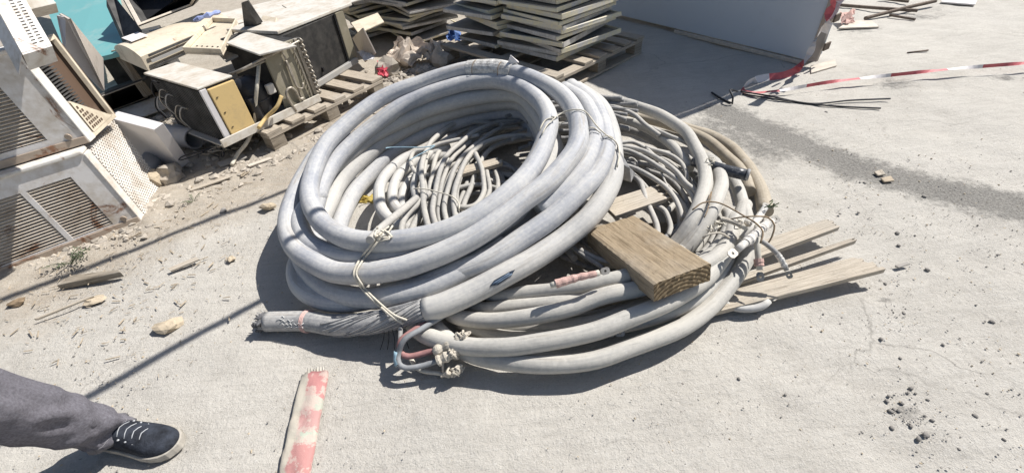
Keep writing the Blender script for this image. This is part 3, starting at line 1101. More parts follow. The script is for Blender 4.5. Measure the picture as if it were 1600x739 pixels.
slab('sheet_metal_scrap', [P(172, 176, .06), P(248, 150, .08), P(262, 168, .03), P(196, 192, .03)], 0.01, 'top_white', 'crusted white sheet-metal scrap just above the white slab', 'metal scrap')
for k, (q4, mt, lab) in enumerate((
        ([(440, 8, .50), (560, -22, .50), (590, -8, .48), (470, 26, .46)], 'top_white', 'dusty white panel lying furthest back behind the black-coil condenser'),
        ([(255, 44, .44), (330, 26, .46), (345, 36, .44), (270, 56, .42)], 'black_dusty', 'dark crumpled strip behind the long cream unit'),
        ([(550, 60, .26), (566, 44, .40), (586, 84, .20), (570, 98, .10)], 'panel_pink', 'bent pinkish panel propped beside the black coil face'),
        ([(548, 36, .36), (590, 20, .36), (600, 34, .33), (560, 52, .33)], 'ac_cream', 'cream casing lid lying right of the black-coil condenser'),
        ([(340, 84, .46), (400, 60, .50), (408, 70, .48), (352, 96, .44)], 'ac_white', 'narrow white strip lying between the two condenser lids'))):
    slab('scrap_sheet', [P(*p) for p in q4], 0.012, mt, lab, 'sheet')
# beige moulded bracket on top
def bracket():
    z = 0.53
    c = [P(288, 82, z), P(348, 85, z), P(372, 36, z + .02), P(333, 34, z + .02)]
    root = empty('plastic_bracket', c[0], 'beige moulded plastic bracket lying on top of the yellow-box condenser', 'bracket')
    m = MB()
    m.hexa([p - Z * .012 for p in c], c)
    m.build('bracket_plate', 'ac_cream', root, bevel=0.004)
    for k in range(4):
        a, b = c[k], c[(k + 1) % 4]
        ins = (sum(c, V()) / 4 - (a + b) / 2).normalized() * 0.012
        m = MB()
        m.hexa([a + Z * .001, b + Z * .001, b + ins + Z * .001, a + ins + Z * .001], [a + Z * .03, b + Z * .03, b + ins + Z * .03, a + ins + Z * .03])
        m.build('bracket_rib', 'ac_cream', root, bevel=0.003)
    for k in range(5):
        q = c[0].lerp(c[1], 0.15 + k * 0.17).lerp(c[3].lerp(c[2], 0.5), 0.18) + Z * 0.001
        m = MB()
        m.tube([q, q + Z * 0.003], 0.006, 8, smooth=False)
        m.build('screw_hole', 'black', root)


bracket()
m = MB()
q = P(383, 55, .50)
m.face([q, P(402, 38, .58), P(378, 4, .74)])
m.face([q + V((0, .01, 0)), P(378, 4, .74) + V((0, .01, 0)), P(402, 38, .58) + V((0, .01, 0))])
m.hexa([q, P(402, 38, .58), P(402, 38, .58) + V((0.02, .05, 0)), q + V((0.02, .05, 0))], [P(377, 5, .74), P(379, 4, .74), P(379, 4, .74) + V((0.02, .05, 0)), P(377, 5, .74) + V((.02, .05, 0))])
tag(m.build('torn_metal_fin', 'black_dusty'), 'pointed dark torn sheet-metal fin sticking up beside the beige bracket', 'metal scrap')
slab('plastic_cover', [P(407, 36, .56), P(430, 40, .56), P(432, 28, .58), P(410, 24, .58)], 0.02, 'ac_cream', 'small cream plastic box lid lying on the condenser lid', 'lid')
m = MB()
pts = [P(302, 33, .62), P(318, 27, .63), P(332, 22, .635), P(343, 19, .63)]
m.tube(pts, lambda t: 0.005 + 0.009 * abs(math.sin(t * 9)), 7, jig=0.8)
tag(m.build('plastic_wrapper', 'plastic_paleblue', smooth=False), 'crumpled pale blue plastic wrapper on the long cream unit', 'wrapper')


# ================================================================== LEFT: stacked window air conditioners
AA = V((-0.82, -0.57, 0)).normalized()
AB = V((-0.57, 0.82, 0)).normalized()
AB2 = V((-0.28, 0.96, 0)).normalized()


def window_unit(o, a, b, up, w_, d_, h_, label, face='ac_blue', louvers=((0.1, 0.45, 0.15, 0.85),), side='lattice', lip='ac_rust'):
    """o = bottom front corner nearest the coil; a runs left along the face, b runs back"""
    n_ = -b
    root = empty('window_air_conditioner', o, label, 'air conditioner')
    m = MB()
    m.box(o + b * 0.05 + up * 0.012, a * w_, b * (d_ - 0.055), up * 0.012)
    m.build('base_plate', lip, root)
    m = MB()
    m.box(o + b * 0.05 + up * (h_ - 0.02), a * w_, b * (d_ - 0.055), up * 0.012)
    m.build('top_plate', 'ac_white', root, bevel=0.003)
    m = MB()
    m.box(o + b * (d_ - 0.004) + up * 0.012, a * w_, b * 0.006, up * (h_ - 0.02))
    m.build('back_plate', 'brown_in', root)
    m = MB()
    m.box(o + b * 0.06 + a * 0.10 + up * 0.03, a * (w_ - 0.12), b * (d_ - 0.08), up * (h_ - 0.06))
    m.build('chassis', 'brown_in', root)
    # front frame with openings for the louvers
    fr = MB()
    t = 0.045
    edges_a = sorted({0.0, 1.0, *[x for l in louvers for x in l[:2]]})
    edges_h = sorted({0.0, 1.0, *[x for l in louvers for x in l[2:]]})
    for i in range(len(edges_a) - 1):
        for j in range(len(edges_h) - 1):
            am, hm = (edges_a[i] + edges_a[i + 1]) / 2, (edges_h[j] + edges_h[j + 1]) / 2
            if any(l[0] < am < l[1] and l[2] < hm < l[3] for l in louvers):
                continue
            fr.box(o + a * (w_ * edges_a[i]) + up * (h_ * edges_h[j]), a * (w_ * (edges_a[i + 1] - edges_a[i])), b * t, up * (h_ * (edges_h[j + 1] - edges_h[j])))
    f_ = fr.build('front_frame', face, root)
    m = MB()
    m.box(o + a * 0.005 + b * (t + 0.001) + up * 0.02, a * (w_ - 0.01), b * 0.004, up * (h_ - 0.04))
    m.build('filter_back', 'brown_in', root)
    for l in louvers:
        m = MB()
        n = int((l[3] - l[2]) * h_ / 0.0145)
        for k in range(n):
            q = o + a * (w_ * l[0]) + up * (h_ * l[2] + 0.004 + k * 0.0145) + b * 0.004
            m.hexa([q, q + a * (w_ * (l[1] - l[0])), q + a * (w_ * (l[1] - l[0])) + b * 0.02 + up * 0.010, q + b * 0.02 + up * 0.010],
                   [p + up * 0.003 - b * .003 for p in (q, q + a * (w_ * (l[1] - l[0])), q + a * (w_ * (l[1] - l[0])) + b * 0.02 + up * 0.010, q + b * 0.02 + up * 0.010)])
        tag(m.build('louvre_slats', 'louvre_paint', root), kind='stuff')
    # rim around the face
    m = MB()
    m.box(o - b * 0.012 + up * (h_ + 0.001) - a * .004, a * (w_ + 0.004), b * 0.065, up * 0.02)
    m.build('top_rim', 'ac_white', root, bevel=0.006)
    m = MB()
    m.box(o - b * 0.008 - up * 0.001 - a * .003, a * w_, b * 0.007, up * 0.035)
    m.build('lower_lip', lip, root, bevel=0.003)
    m = MB()
    m.box(o - a * 0.007 - b * 0.006, a * 0.006, b * 0.055, up * h_)
    m.build('side_rim', 'ac_white', root, bevel=0.002)
    e0 = o + b * 0.055
    if side == 'lattice':
        m = MB()
        W, H = d_ - 0.06, h_ - 0.01
        s = 0.024
        bars = int((W + H) / s)
        for k in range(bars):
            for dr in (0, 1):
                x0 = k * s
                # diagonal bar clipped to the rectangle
                p = [(x0, 0), (x0 - H, H)] if dr == 0 else [(x0 - H, 0), (x0, H)]
                (xa, ya), (xb, yb) = p
                t0, t1 = 0.0, 1.0
                for lim, sg in ((0, 1), (W, -1)):
                    fa, fb = (xa - lim) * sg, (xb - lim) * sg
                    if fa < 0 and fb < 0:
                        t0, t1 = 1, 0
                    elif fa < 0:
                        t0 = max(t0, fa / (fa - fb))
                    elif fb < 0:
                        t1 = min(t1, fa / (fa - fb))
                if t1 - t0 < 0.02:
                    continue
                A = e0 + b * (xa + (xb - xa) * t0) + up * (ya + (yb - ya) * t0) - a * (0.003 + dr * 0.002)
                B = e0 + b * (xa + (xb - xa) * t1) + up * (ya + (yb - ya) * t1) - a * (0.003 + dr * 0.002)
                al = (B - A).normalized()
                pr = al.cross(a).normalized() * 0.0042
                m.hexa([A - pr, B - pr, B + pr, A + pr], [A - pr - a * .004, B - pr - a * .004, B + pr - a * .004, A + pr - a * .004])
        tag(m.build('side_lattice', 'ac_white', root), kind='stuff')
        m = MB()
        m.box(e0 + a * 0.02, a * 0.005, b * W, up * H)
        m.build('side_back', 'khaki', root)
    else:
        m = MB()
        for k in range(22):
            m.box(e0 + up * (0.10 + k * 0.014) + b * 0.0 + a * 0.012, a * 0.03, b * 0.12, up * 0.004)
        tag(m.build('fin_bank', 'black_dusty', root), kind='stuff')
        m = MB()
        m.box(e0 + a * 0.035 + b * 0.03, a * 0.005, b * (d_ - 0.10), up * (h_ - 0.02))
        m.build('side_back', 'brown_in', root)
        for q, e, f in ((e0 + b * (d_ - 0.075), b * 0.014, up * h_), (e0, b * (d_ - 0.076), up * 0.02), (e0 + up * (h_ - .02), b * (d_ - 0.076), up * 0.016)):
            m = MB()
            m.box(q - a * 0.002, e, a * 0.02, f)
            m.build('side_rail', 'ac_cream', root, bevel=0.002)
        m = MB()
        tri = [e0 + b * 0.01 + up * 0.02 - a * .004, e0 + b * (d_ - 0.09) + up * 0.02 - a * .004, e0 + b * 0.01 + up * 0.18 - a * .004]
        m.face(tri)
        m.face([p + a * 0.006 for p in tri[::-1]])
        m.build('corner_gusset', 'ac_cream', root)
        m = MB()
        for r_ in range(6):
            for c_ in range(6 - r_):
                q = e0 + b * (0.022 + 0.018 * c_) + up * (0.034 + r_ * 0.020) - a * 0.0052
                m.box(q, b * 0.010, -a * 0.0012, up * 0.012)
        tag(m.build('gusset_holes', 'brown_in', root), kind='stuff')
    m = MB()
    q = o + a * 0.05 + up * 0.05 - b * 0.004
    m.tube([q, q - b * 0.006], 0.014, 14, smooth=False)
    m.build('knob', 'ac_rust', root)
    return root


o2 = P(221, 346, 0.0)
up2 = (Z + AB * 0.10 + AA * 0.06).normalized()
window_unit(o2, AA, AB2, up2, 0.68, 0.42, 0.40, 'lower window air conditioner with two louvre panels and lattice side, on the ground',
            louvers=((0.15, 0.40, 0.10, 0.80), (0.43, 0.86, 0.10, 0.80)))
o1 = P(140, 222, 0.425)
window_unit(o1, AA, V((-0.16, 0.985, 0)), (Z + AB * .04 + AA * .05).normalized(), 0.66, 0.30, 0.42, 'rust-stained window air conditioner stacked on the lower unit, brown inside showing', side='open',
            louvers=((0.19, 0.92, 0.14, 0.74),))


# slotted white grille piece at the top left
def top_grille():
    zt = 0.93
    a, b = P(34, 83, 0.89), P(80, 69, 0.89)
    c_, d_ = P(28, -30, 1.10), P(-30, -12, 1.10)
    c_ = b + (P(40, 0, 1.02) - b) * 1.5
    d_ = a + (c_ - b)
    root = empty('slotted_grille', a, 'white slotted air-conditioner grille leaning at the top of the left stack', 'grille')
    n_ = (b - a).cross(d_ - a).normalized()
    if n_.y > 0:
        n_ = -n_
    rows, ua, ub = 20, b - a, d_ - a
    m = MB()
    us = [0, 0.45, 0.60, 0.68, 0.83, 1.0]
    vs = [0.0]
    for k in range(rows):
        vs += [0.06 + k * 0.045, 0.06 + k * 0.045 + 0.02]
    vs.append(1.0)
    for i in range(len(us) - 1):
        for j in range(len(vs) - 1):
            if i in (1, 3) and j % 2 == 1:
                continue
            q = a + ua * us[i] + ub * vs[j]
            m.box(q, ua * (us[i + 1] - us[i]), ub * (vs[j + 1] - vs[j]), -n_ * 0.012)
    m.build('slotted_face', 'ac_white', root)
    m = MB()
    m.box(a - n_ * 0.06, ua, ub, -n_ * 0.004)
    m.build('backing', 'wire_rust', root)
    m = MB()
    m.box(a - ua.normalized() * .001, -ua * 0.35 - n_ * 0.08, ub, -n_ * 0.012)
    m.build('bevelled_edge', 'ac_blue', root, bevel=0.003)
    m = MB()
    m.box(a - ub.normalized() * .002, ua, -ub.normalized() * 0.01, -n_ * 0.07)
    m.build('end_wall', 'ac_white', root)


top_grille()
leaning_sheet('leaning_panel', [(92, 22, 0.86), (106, 30, 0.86), (158, 92, 0.55), (160, 143, 0.42)], 0.012, 'panel_pink', 'pinkish-white flat panel leaning behind the rusty window unit', 'panel')
leaning_sheet('leaning_panel', [(88, 24, 0.87), (100, 27, 0.86), (159, 142, 0.42), (100, 82, 0.70)], 0.008, 'panel_white', 'narrow white panel leaning against the upper window unit', 'panel')
leaning_sheet('steel_bracket', [(46, 16, 0.97), (88, 6, 0.97), (92, 20, 0.92), (50, 30, 0.92)], 0.05, 'top_white', 'dusty white fitting on top of the slotted grille', 'fitting')


# thick white slab leaning with its edge to us
def white_slab():
    f = [P(214, 246, .06), P(284, 263, .012), P(240, 203, .33), P(168, 184, .40)]
    bk = V((0.03, 0.055, 0.01))
    m = MB()
    m.hexa([f[0], f[1], f[1] + bk, f[0] + bk], [f[3], f[2], f[2] + bk, f[3] + bk])
    tag(m.build('white_slab', 'panel_white', bevel=0.003), 'thick white insulated slab leaning in front of the grey pipe', 'slab')


white_slab()
m = MB()
p1, p0 = P(304, 217, 0.10), P(236, 206, 0.11)
ax = (p0 - p1).normalized()
L = (p0 - p1).length + 0.15
nrm = Z - ax * ax.z
m.tube([p1 + ax * (L * k / 6) for k in range(7)], 0.066, 26, cap=False, smooth=False)
nb = len(m.v)
m.tube([p1 + ax * (L * (6 - k) / 6) for k in range(7)], 0.058, 26, cap=False, smooth=False)
for k in range(26):
    pass
i0, i1 = 0, nb + 6 * 26
ring_o = [V(m.v[k]) for k in range(26)]
for k in range(26):
    k2 = (k + 1) % 26
    po, po2 = ring_o[k], ring_o[k2]
    pi, pi2 = p1 + (po - p1) * (0.058 / 0.066), p1 + (po2 - p1) * (0.058 / 0.066)
    m.quad(po2, po, pi, pi2)
tag(m.build('plastic_pipe', 'pvc', smooth=True), 'short wide grey plastic pipe with its open end facing out', 'pipe')


def foil_can():
    c0, c1 = P(221, 274, 0.058), P(238, 250, 0.07)
    root = empty('foil_wrapped_tube', c0, 'short grey tube with a crumpled foil end beside the lattice grille', 'tube')
    m = MB()
    m.tube([c0, c0.lerp(c1, .5), c1 + (c1 - c0) * 0.6], 0.055, 20)
    m.build('tube_body', 'pvc', root, smooth=True)
    m = MB()
    dr = (c0 - c1).normalized()
    m.blob(c0 + dr * 0.0, 0.052, 5, (1, 0.35, 1), 0.35, 3)
    m.build('foil_cap', 'foil', root)


foil_can()


# ================================================================== rubble, chips and litter at the foot of the heap
def pebbles():
    mesh_v = []
    for k in range(6):
        m = MB()
        m.blob((0, 0, 0), 1.0, k + 20, (1, 0.78, 0.55), 0.25, 2)
        mesh_v.append(m.mesh('pebble', 'stone_dark', True))
    spots = []
    for x, y, s in ((1425, 605, 9), (1420, 612, 6), (1432, 613, 5), (1390, 617, 7), (1387, 625, 8), (1410, 628, 8), (1398, 638, 8), (1406, 640, 9), (1393, 641, 10), (1395, 667, 9), (1425, 664, 8),
                    (1448, 678, 12), (1437, 684, 10), (1447, 648, 5), (1458, 655, 7), (1480, 664, 6), (1525, 648, 9), (1537, 669, 11), (1571, 685, 6), (1293, 475, 6), (1368, 483, 9), (1378, 470, 6), (1384, 442, 8), (1398, 445, 6),
                    (1413, 488, 7), (1408, 502, 5), (1378, 528, 8), (1389, 531, 7), (1374, 518, 5), (1432, 474, 5), (1551, 501, 9), (1491, 495, 6), (1500, 492, 5), (1503, 527, 7), (1475, 537, 6), (1484, 557, 6), (1514, 558, 5),
                    (1467, 581, 7), (1408, 558, 6), (1377, 589, 6), (1556, 561, 5), (1570, 437, 8), (1543, 525, 5), (1275, 486, 4), (1265, 508, 4), (1280, 521, 4), (1228, 615, 7), (1217, 602, 5), (1313, 635, 5), (1330, 628, 5), (1348, 674, 6),
                    (1350, 704, 6), (1357, 611, 5), (1451, 623, 6), (1544, 613, 6), (1398, 452, 6), (1372, 488, 8), (1377, 556, 4), (1352, 285, 8), (1323, 258, 7), (1376, 319, 6), (1372, 272, 7), (1445, 306, 8), (1455, 345, 9), (1403, 363, 9), (1425, 370, 11),
                    (1405, 382, 7), (1360, 383, 8), (1313, 333, 6), (1230, 304, 7), (1342, 331, 6), (1215, 285, 6), (1291, 175, 9), (1320, 190, 6), (1335, 187, 5), (1423, 252, 4), (1430, 211, 4), (1540, 386, 6),
                    (293, 648, 9), (330, 636, 8), (359, 631, 6), (321, 655, 5), (352, 573, 5), (470, 700, 6), (800, 645, 5), (1005, 598, 6), (1067, 598, 7), (1047, 562, 4), (1080, 536, 6), (1090, 535, 5), (1155, 590, 8), (1172, 610, 6), (1190, 640, 4), (965, 612, 5),
                    (1250, 330, 7), (1268, 420, 6), (1300, 410, 7), (1420, 408, 6), (1450, 420, 8), (1490, 450, 6), (1522, 470, 5), (1585, 405, 7), (1590, 470, 5), (1560, 640, 5), (1500, 700, 6), (1290, 700, 5), (1240, 680, 5), (1130, 690, 5), (1040, 660, 4), (920, 690, 4)):
        spots.append((x, y, s))
    spots = [q for k, q in enumerate(spots) if (1375 < q[0] < 1465 and 595 < q[1] < 695) or (q[2] >= 6 and k % 2 == 0)]
    for i, (x, y, s) in enumerate(spots):
        p = P(x, y, 0)
        dist = (p - V((0, 0, CH))).length
        r_ = s * dist / FPX * 0.33
        o = bpy.data.objects.new('pebble', mesh_v[i % 6])
        sc.collection.objects.link(o)
        o.location = (p.x, p.y, r_ * 0.12 - 0.005)
        o.scale = (r_, r_, r_)
        o.rotation_euler = (0, 0, rnd.uniform(0, 6.28))
        tag(o, 'small dark rounded pebble lying loose on the pale concrete', 'pebble', 'dark pebbles scattered on the concrete')


pebbles()


def stuff_scatter(name, mat, label, items):
    m = MB()
    for (p, r_, kind) in items:
        i = len(m.v)
        if kind == 'stone':
            m.blob(p, r_, rnd.uniform(0, 60), (1, rnd.uniform(.6, 1), rnd.uniform(.4, .8)), 0.5, 0 if r_ < 0.012 else 1)
        else:
            L = r_ * rnd.uniform(1.5, 4)
            a = rnd.uniform(0, 6.28)
            u = V((math.cos(a), math.sin(a), rnd.uniform(-.12, .12))) * L
            v = V((-math.sin(a), math.cos(a), rnd.uniform(-.2, .2))) * r_ * 0.35
            q = V(p) - u / 2 + Z * 0.003
            m.hexa([q, q + u, q + u * 0.9 + v, q + v], [q + Z * r_ * .2, q + u + Z * r_ * .15, q + u * .9 + v + Z * r_ * .2, q + v + Z * r_ * .25])
    return tag(m.build(name, mat), label, name, kind='stuff')


def along(pts, n, spread, rr, kind):
    w_ = [P(x, y) for x, y in pts]
    L = [(w_[i + 1] - w_[i]).length for i in range(len(w_) - 1)]
    tot = sum(L)
    out = []
    for _ in range(n):
        t = rnd.random() * tot
        i = 0
        while i < len(L) - 1 and t > L[i]:
            t -= L[i]
            i += 1
        q = w_[i].lerp(w_[i + 1], min(1, t / L[i])) + V((rnd.gauss(0, spread), rnd.gauss(0, spread), 0))
        r_ = rr[0] + (rr[1] - rr[0]) * rnd.random() ** 3
        if q.y < 0.3 or (q.x > 2.2 and q.y > 3.0):
            continue
        q.z = 0.0 + r_ * 0.1
        out.append((q, r_, kind))
    return out


foot = [(-40, 440), (150, 375), (235, 335), (300, 300), (380, 260), (470, 225), (560, 165), (610, 140), (690, 112)]
stuff_scatter('rubble', 'stone', 'crumbled pale rubble along the foot of the scrap heap', along(foot, 2200, 0.085, (0.004, 0.026), 'stone') + along([(560, 165), (600, 130), (690, 100), (740, 80)], 800, 0.14, (0.006, 0.032), 'stone') + along([(240, 150), (330, 250), (460, 200)], 500, 0.18, (0.006, 0.03), 'stone'))
stuff_scatter('wood_chips', 'chip', 'thin splinters and chips littering the left side of the yard', along([(0, 470), (120, 420), (260, 370), (420, 290)], 330, 0.22, (0.004, 0.014), 'chip') + along([(30, 560), (200, 500), (340, 420)], 190, 0.20, (0.004, 0.014), 'chip') + along(foot, 260, 0.09, (0.006, 0.022), 'chip'))
grit = []
for _ in range(3000):
    x, y = rnd.uniform(-60, 1660), 110 + 640 * rnd.random()
    p = P(x, y)
    if p.x > 2.2 and p.y > 3.0:
        continue
    dist = (p - V((0, 0, CH))).length
    if noise.noise(V((p.x * 1.6, p.y * 1.6, 4))) < rnd.uniform(-0.5, 0.5):
        continue
    r_ = rnd.choice((0.0010, 0.0013, 0.0016, 0.0024)) * min(1.8, dist / 1.3)
    p.z = -0.003
    grit.append((p, r_, 'stone'))
for x, y, n, s in ((1425, 645, 80, .05), (1385, 480, 60, .06), (1420, 370, 60, .12), (1500, 320, 120, .2), (1350, 270, 120, .22), (70, 400, 160, .14)):
    c = P(x, y)
    for _ in range(n):
        grit.append((c + V((rnd.gauss(0, s), rnd.gauss(0, s), -0.002)), rnd.uniform(.0012, .003), 'stone'))
stuff_scatter('grit', 'stone_dark', 'fine dark grit strewn over the concrete', grit)
pale = [(g[0] + V((rnd.uniform(-.3, .3), rnd.uniform(-.3, .3), 0)), g[1] * 1.1, 'stone') for g in grit[::2]]
pale = [g for g in pale if not (g[0].x > 2.2 and g[0].y > 3.0)]
stuff_scatter('sand_crumbs', 'stone_tan', 'pale sandy crumbs strewn over the concrete', pale)


def rock(x, y, px, mat, label, sq=(1, .75, .6), name='rock', sub=2, seed=None, rough=0.5):
    p = P(x, y, 0)
    r_ = px * (p - V((0, 0, CH))).length / FPX * 0.5
    m = MB()
    m.blob((p.x, p.y, r_ * sq[2] * 0.55), r_, seed or rnd.uniform(0, 99), sq, rough, sub)
    return tag(m.build(name, mat), label, 'rock')


rock(265, 512, 32, 'stone_tan', 'flat tan rock lying alone left of the cable end', (1, .6, .4))
rock(608, 118 + 0, 36, 'stone', 'large rounded pale rock just behind the big coil', (1, .9, .85))
rock(690, 103, 34, 'stone', 'pale boulder against the pallet board behind the coil', (1, .9, .9))
rock(420, 325, 20, 'stone_tan', 'small tan stone left of the big coil', (1, .6, .5))
rock(362, 405, 12, 'stone_tan', 'tiny pale stone on the dirt between the shadow lines', (1, .8, .5))
rock(350, 330, 10, 'stone_dark', 'tiny dark stone beside the upper shadow line', (1, .8, .5))
rock(150, 470, 22, 'stone_tan', 'flat pale flake of stone under the weathered plank piece', (1, .6, .25))
rock(28, 474, 16, 'wire_rust', 'small orange-brown lump at the left edge', (1, .7, .4))
rock(248, 290, 26, 'stone_tan', 'brownish lump beside the foil-ended tube', (.8, .6, 1))
rock(272, 280, 34, 'stone', 'grey broken lump behind the brownish lump', (1, .8, .8))
for k in range(34):
    x, y = rnd.choice([(560, 158), (575, 150), (600, 138), (620, 132), (640, 122), (500, 205), (470, 215), (290, 290), (320, 285), (250, 318), (440, 225), (665, 118)])
    x += rnd.uniform(-25, 25)
    y += rnd.uniform(-8, 8)
    o = rock(x, y, rnd.uniform(9, 17), 'stone', 'fist-sized pale lump among the rubble along the scrap heap', (1, rnd.uniform(.6, .9), rnd.uniform(.5, .8)), 'rubble_lump', 1)
    o['group'] = 'loose lumps in the rubble'
# flat debris at the foot of the yellow-box condenser
for k, (x, y, w_, lab) in enumerate(((345, 262, .16, 'flat broken grey sheet at the foot of the white slab'), (300, 300, .22, 'thin splintered strip by the small weed'), (330, 240, .12, 'punched metal plate below the yellow-box condenser'),
                                     (390, 262, .14, 'pale curled flake below the drain hose'), (240, 318, .10, 'pale flat flake in front of the foil-ended tube'), (60, 500, .2, 'long splinter lying near the left edge'), (268, 425, .12, 'loose twig-like splinter left of the coil'))):
    p = P(x, y, 0.01)
    a = V((0.85, 0.5, 0.02)) * w_
    b = V((-0.5, 0.85, 0.12)).normalized() * (0.06 if k in (0, 2) else 0.025 if k != 5 else 0.008)
    m = MB()
    m.hexa([p, p + a, p + a * .9 + b, p + b * .8 - a * .05], [p + Z * .008, p + a + Z * .006, p + a * .9 + b + Z * .008, p + b * .8 - a * .05 + Z * .01])
    tag(m.build('debris_flake', ['panel_face', 'plank', 'steel_dusty', 'sheet_pale', 'sheet_pale', 'plank', 'plank'][k]), lab, 'debris')
for k in range(6):
    m = MB()
    c = P(325 + k * 9, 252 - k * 3, 0.02)
    pts = [c + V((rnd.uniform(-.13, .13), rnd.uniform(-.08, .08), rnd.uniform(0.0, .08))) for _ in range(6)]
    m.tube(pts, 0.003, 6)
    tag(m.build('tangled_wire', 'pipe_metal' if k % 2 else 'strap', smooth=True), 'thin tangled scrap wire below the yellow-box condenser', 'wire', 'tangled wires below the condenser')


# crumpled plastic
def crumple(name, px, z0, amp, mat, label, cat, n=16, seed=0):
    c = [P(*p) for p in px]
    m = MB()
    g = {}
    for i in range(n + 1):
        for j in range(n + 1):
            u, v = i / n, j / n
            p = c[0].lerp(c[1], u).lerp(c[3].lerp(c[2], u), v)
            q = V((u * 3.3 + seed, v * 3.3, seed))
            h = abs(noise.noise(q)) * 1.3 + 0.6 * abs(noise.noise(q * 2.3))
            e = min(u, v, 1 - u, 1 - v)
            p = p + V((noise.noise(q + V((9, 0, 0))), noise.noise(q + V((0, 9, 0))), 0)) * amp * 0.7 + Z * (amp * h * (0.35 + 1.6 * min(0.4, e)))
            g[i, j] = len(m.v)
            m.v.append(tuple(p))
    for i in range(n):
        for j in range(n):
            m.f.append((g[i, j], g[i + 1, j], g[i + 1, j + 1], g[i, j + 1]))
            m.uv.append([(0, 0)] * 4)
            m.mi.append(0)
    o = m.build(name, mat)
    s_ = o.modifiers.new('thick', 'SOLIDIFY')
    s_.thickness = 0.003
    return tag(o, label, cat)


crumple('crumpled_sack', [(598, 100, .02), (650, 106, .02), (690, 72, .1), (620, 66, .14)], 0, 0.14, 'plastic_tan', 'crumpled tan plastic sack on the rubble below the messy panel stack', 'sack', 18, 2)
crumple('crumpled_sack', [(660, 96, .02), (692, 100, .02), (697, 72, .1), (664, 72, .1)], 0, 0.12, 'sheet_pale', 'small torn pale sack beside the boulder', 'sack', 12, 6)
crumple('blue_bag', [(698, 64, .06), (720, 68, .06), (722, 50, .1), (702, 50, .1)], 0, 0.09, 'plastic_blue', 'crumpled blue plastic bag between the panel stacks', 'bag', 10, 4)
crumple('red_bag', [(590, 118, .06), (606, 122, .04), (606, 98, .10), (594, 98, .10)], 0, 0.07, 'plastic_red', 'scrap of red plastic at the end of the condenser pallet', 'bag', 8, 3)
crumple('brown_paper', [(568, 168, .0), (592, 160, .0), (596, 146, .02), (572, 148, .02)], 0, 0.07, 'plank', 'crumpled brown paper behind the big coil', 'paper', 10, 8)
crumple('yellow_scrap', [(556, 318, .0), (584, 318, .0), (590, 302, .02), (566, 308, .02)], 0, 0.03, 'plastic_yellow', 'yellow plastic scrap on the ground inside the big coil', 'scrap', 8, 8)
crumple('white_flap', [(570, 96, .16), (586, 92, .17), (580, 74, .2), (558, 82, .2)], 0, 0.03, 'panel_white', 'small white plastic casing piece beside the black coil face', 'casing piece', 8, 1)

# weathered plank piece and weeds
slab('weathered_plank', [P(88, 446, .02), P(188, 425, .035), P(184, 421, .04), P(110, 430, .03)], 0.03, 'plank_old', 'short weathered grey plank piece lying on the dirt at the left', 'plank', down=-Z)


def weed(x, y, n, s, label):
    c = P(x, y, 0)
    root = empty('weed', c, label, 'weed')
    for k in range(n):
        a = rnd.uniform(0, 6.28)
        L = s * rnd.uniform(0.5, 1.1)
        tip = c + V((math.cos(a), math.sin(a), 0)) * L + Z * L * rnd.uniform(.25, .9)
        m = MB()
        m.tube([c, c.lerp(tip, .5) + Z * L * .15, tip], 0.0014, 5)
        st = m.build('stem', 'leaf', root)
        m = MB()
        for t in (0.35, 0.55, 0.75, 0.95):
            q = c.lerp(tip, t) + Z * L * .1 * (1 - t)
            for sgn in (-1, 1):
                d_ = V((-math.sin(a), math.cos(a), rnd.uniform(.0, .5))) * sgn * L * .22 + (tip - c) * 0.12
                wv = (tip - c).normalized() * L * .06
                m.face([q, q + d_ * .5 + wv, q + d_, q + d_ * .5 - wv])
        m.build('leaves', 'leaf', root)


weed(112, 412, 12, 0.10, 'small grey-green weed behind the weathered plank piece')
weed(303, 316, 5, 0.06, 'tiny weed sprig in the dirt below the white slab')


# ================================================================== TAPE, STRAPS, RODS at the right
def ribbon(name, pts, w_, label, seg=0.28, twist=None, off=0.0):
    pts = catmull(pts, 0.03)
    root_l = 0
    m = MB()
    side0 = None
    prev = None
    d = off
    for i in range(len(pts)):
        t = (pts[min(i + 1, len(pts) - 1)] - pts[max(i - 1, 0)]).normalized()
        a = twist(i / len(pts)) if twist else 0
        s_ = t.cross(Z)
        s_ = s_.normalized() if s_.length > 1e-4 else V((1, 0, 0))
        n_ = s_.cross(t)
        wv = (s_ * math.cos(a) + n_ * math.sin(a)) * (w_(i / len(pts)) if callable(w_) else w_) / 2
        cur = (pts[i] - wv, pts[i] + wv)
        if prev:
            d += (pts[i] - pts[i - 1]).length
            m.quad(prev[0], prev[1], cur[1], cur[0], mi=int(d / seg) % 2 if d < 1.35 else int((d % 0.55) > 0.36))
        prev = cur
    o = m.build(name, ['tape_red', 'tape_white'], smooth=False)
    return tag(o, label, 'barrier tape')


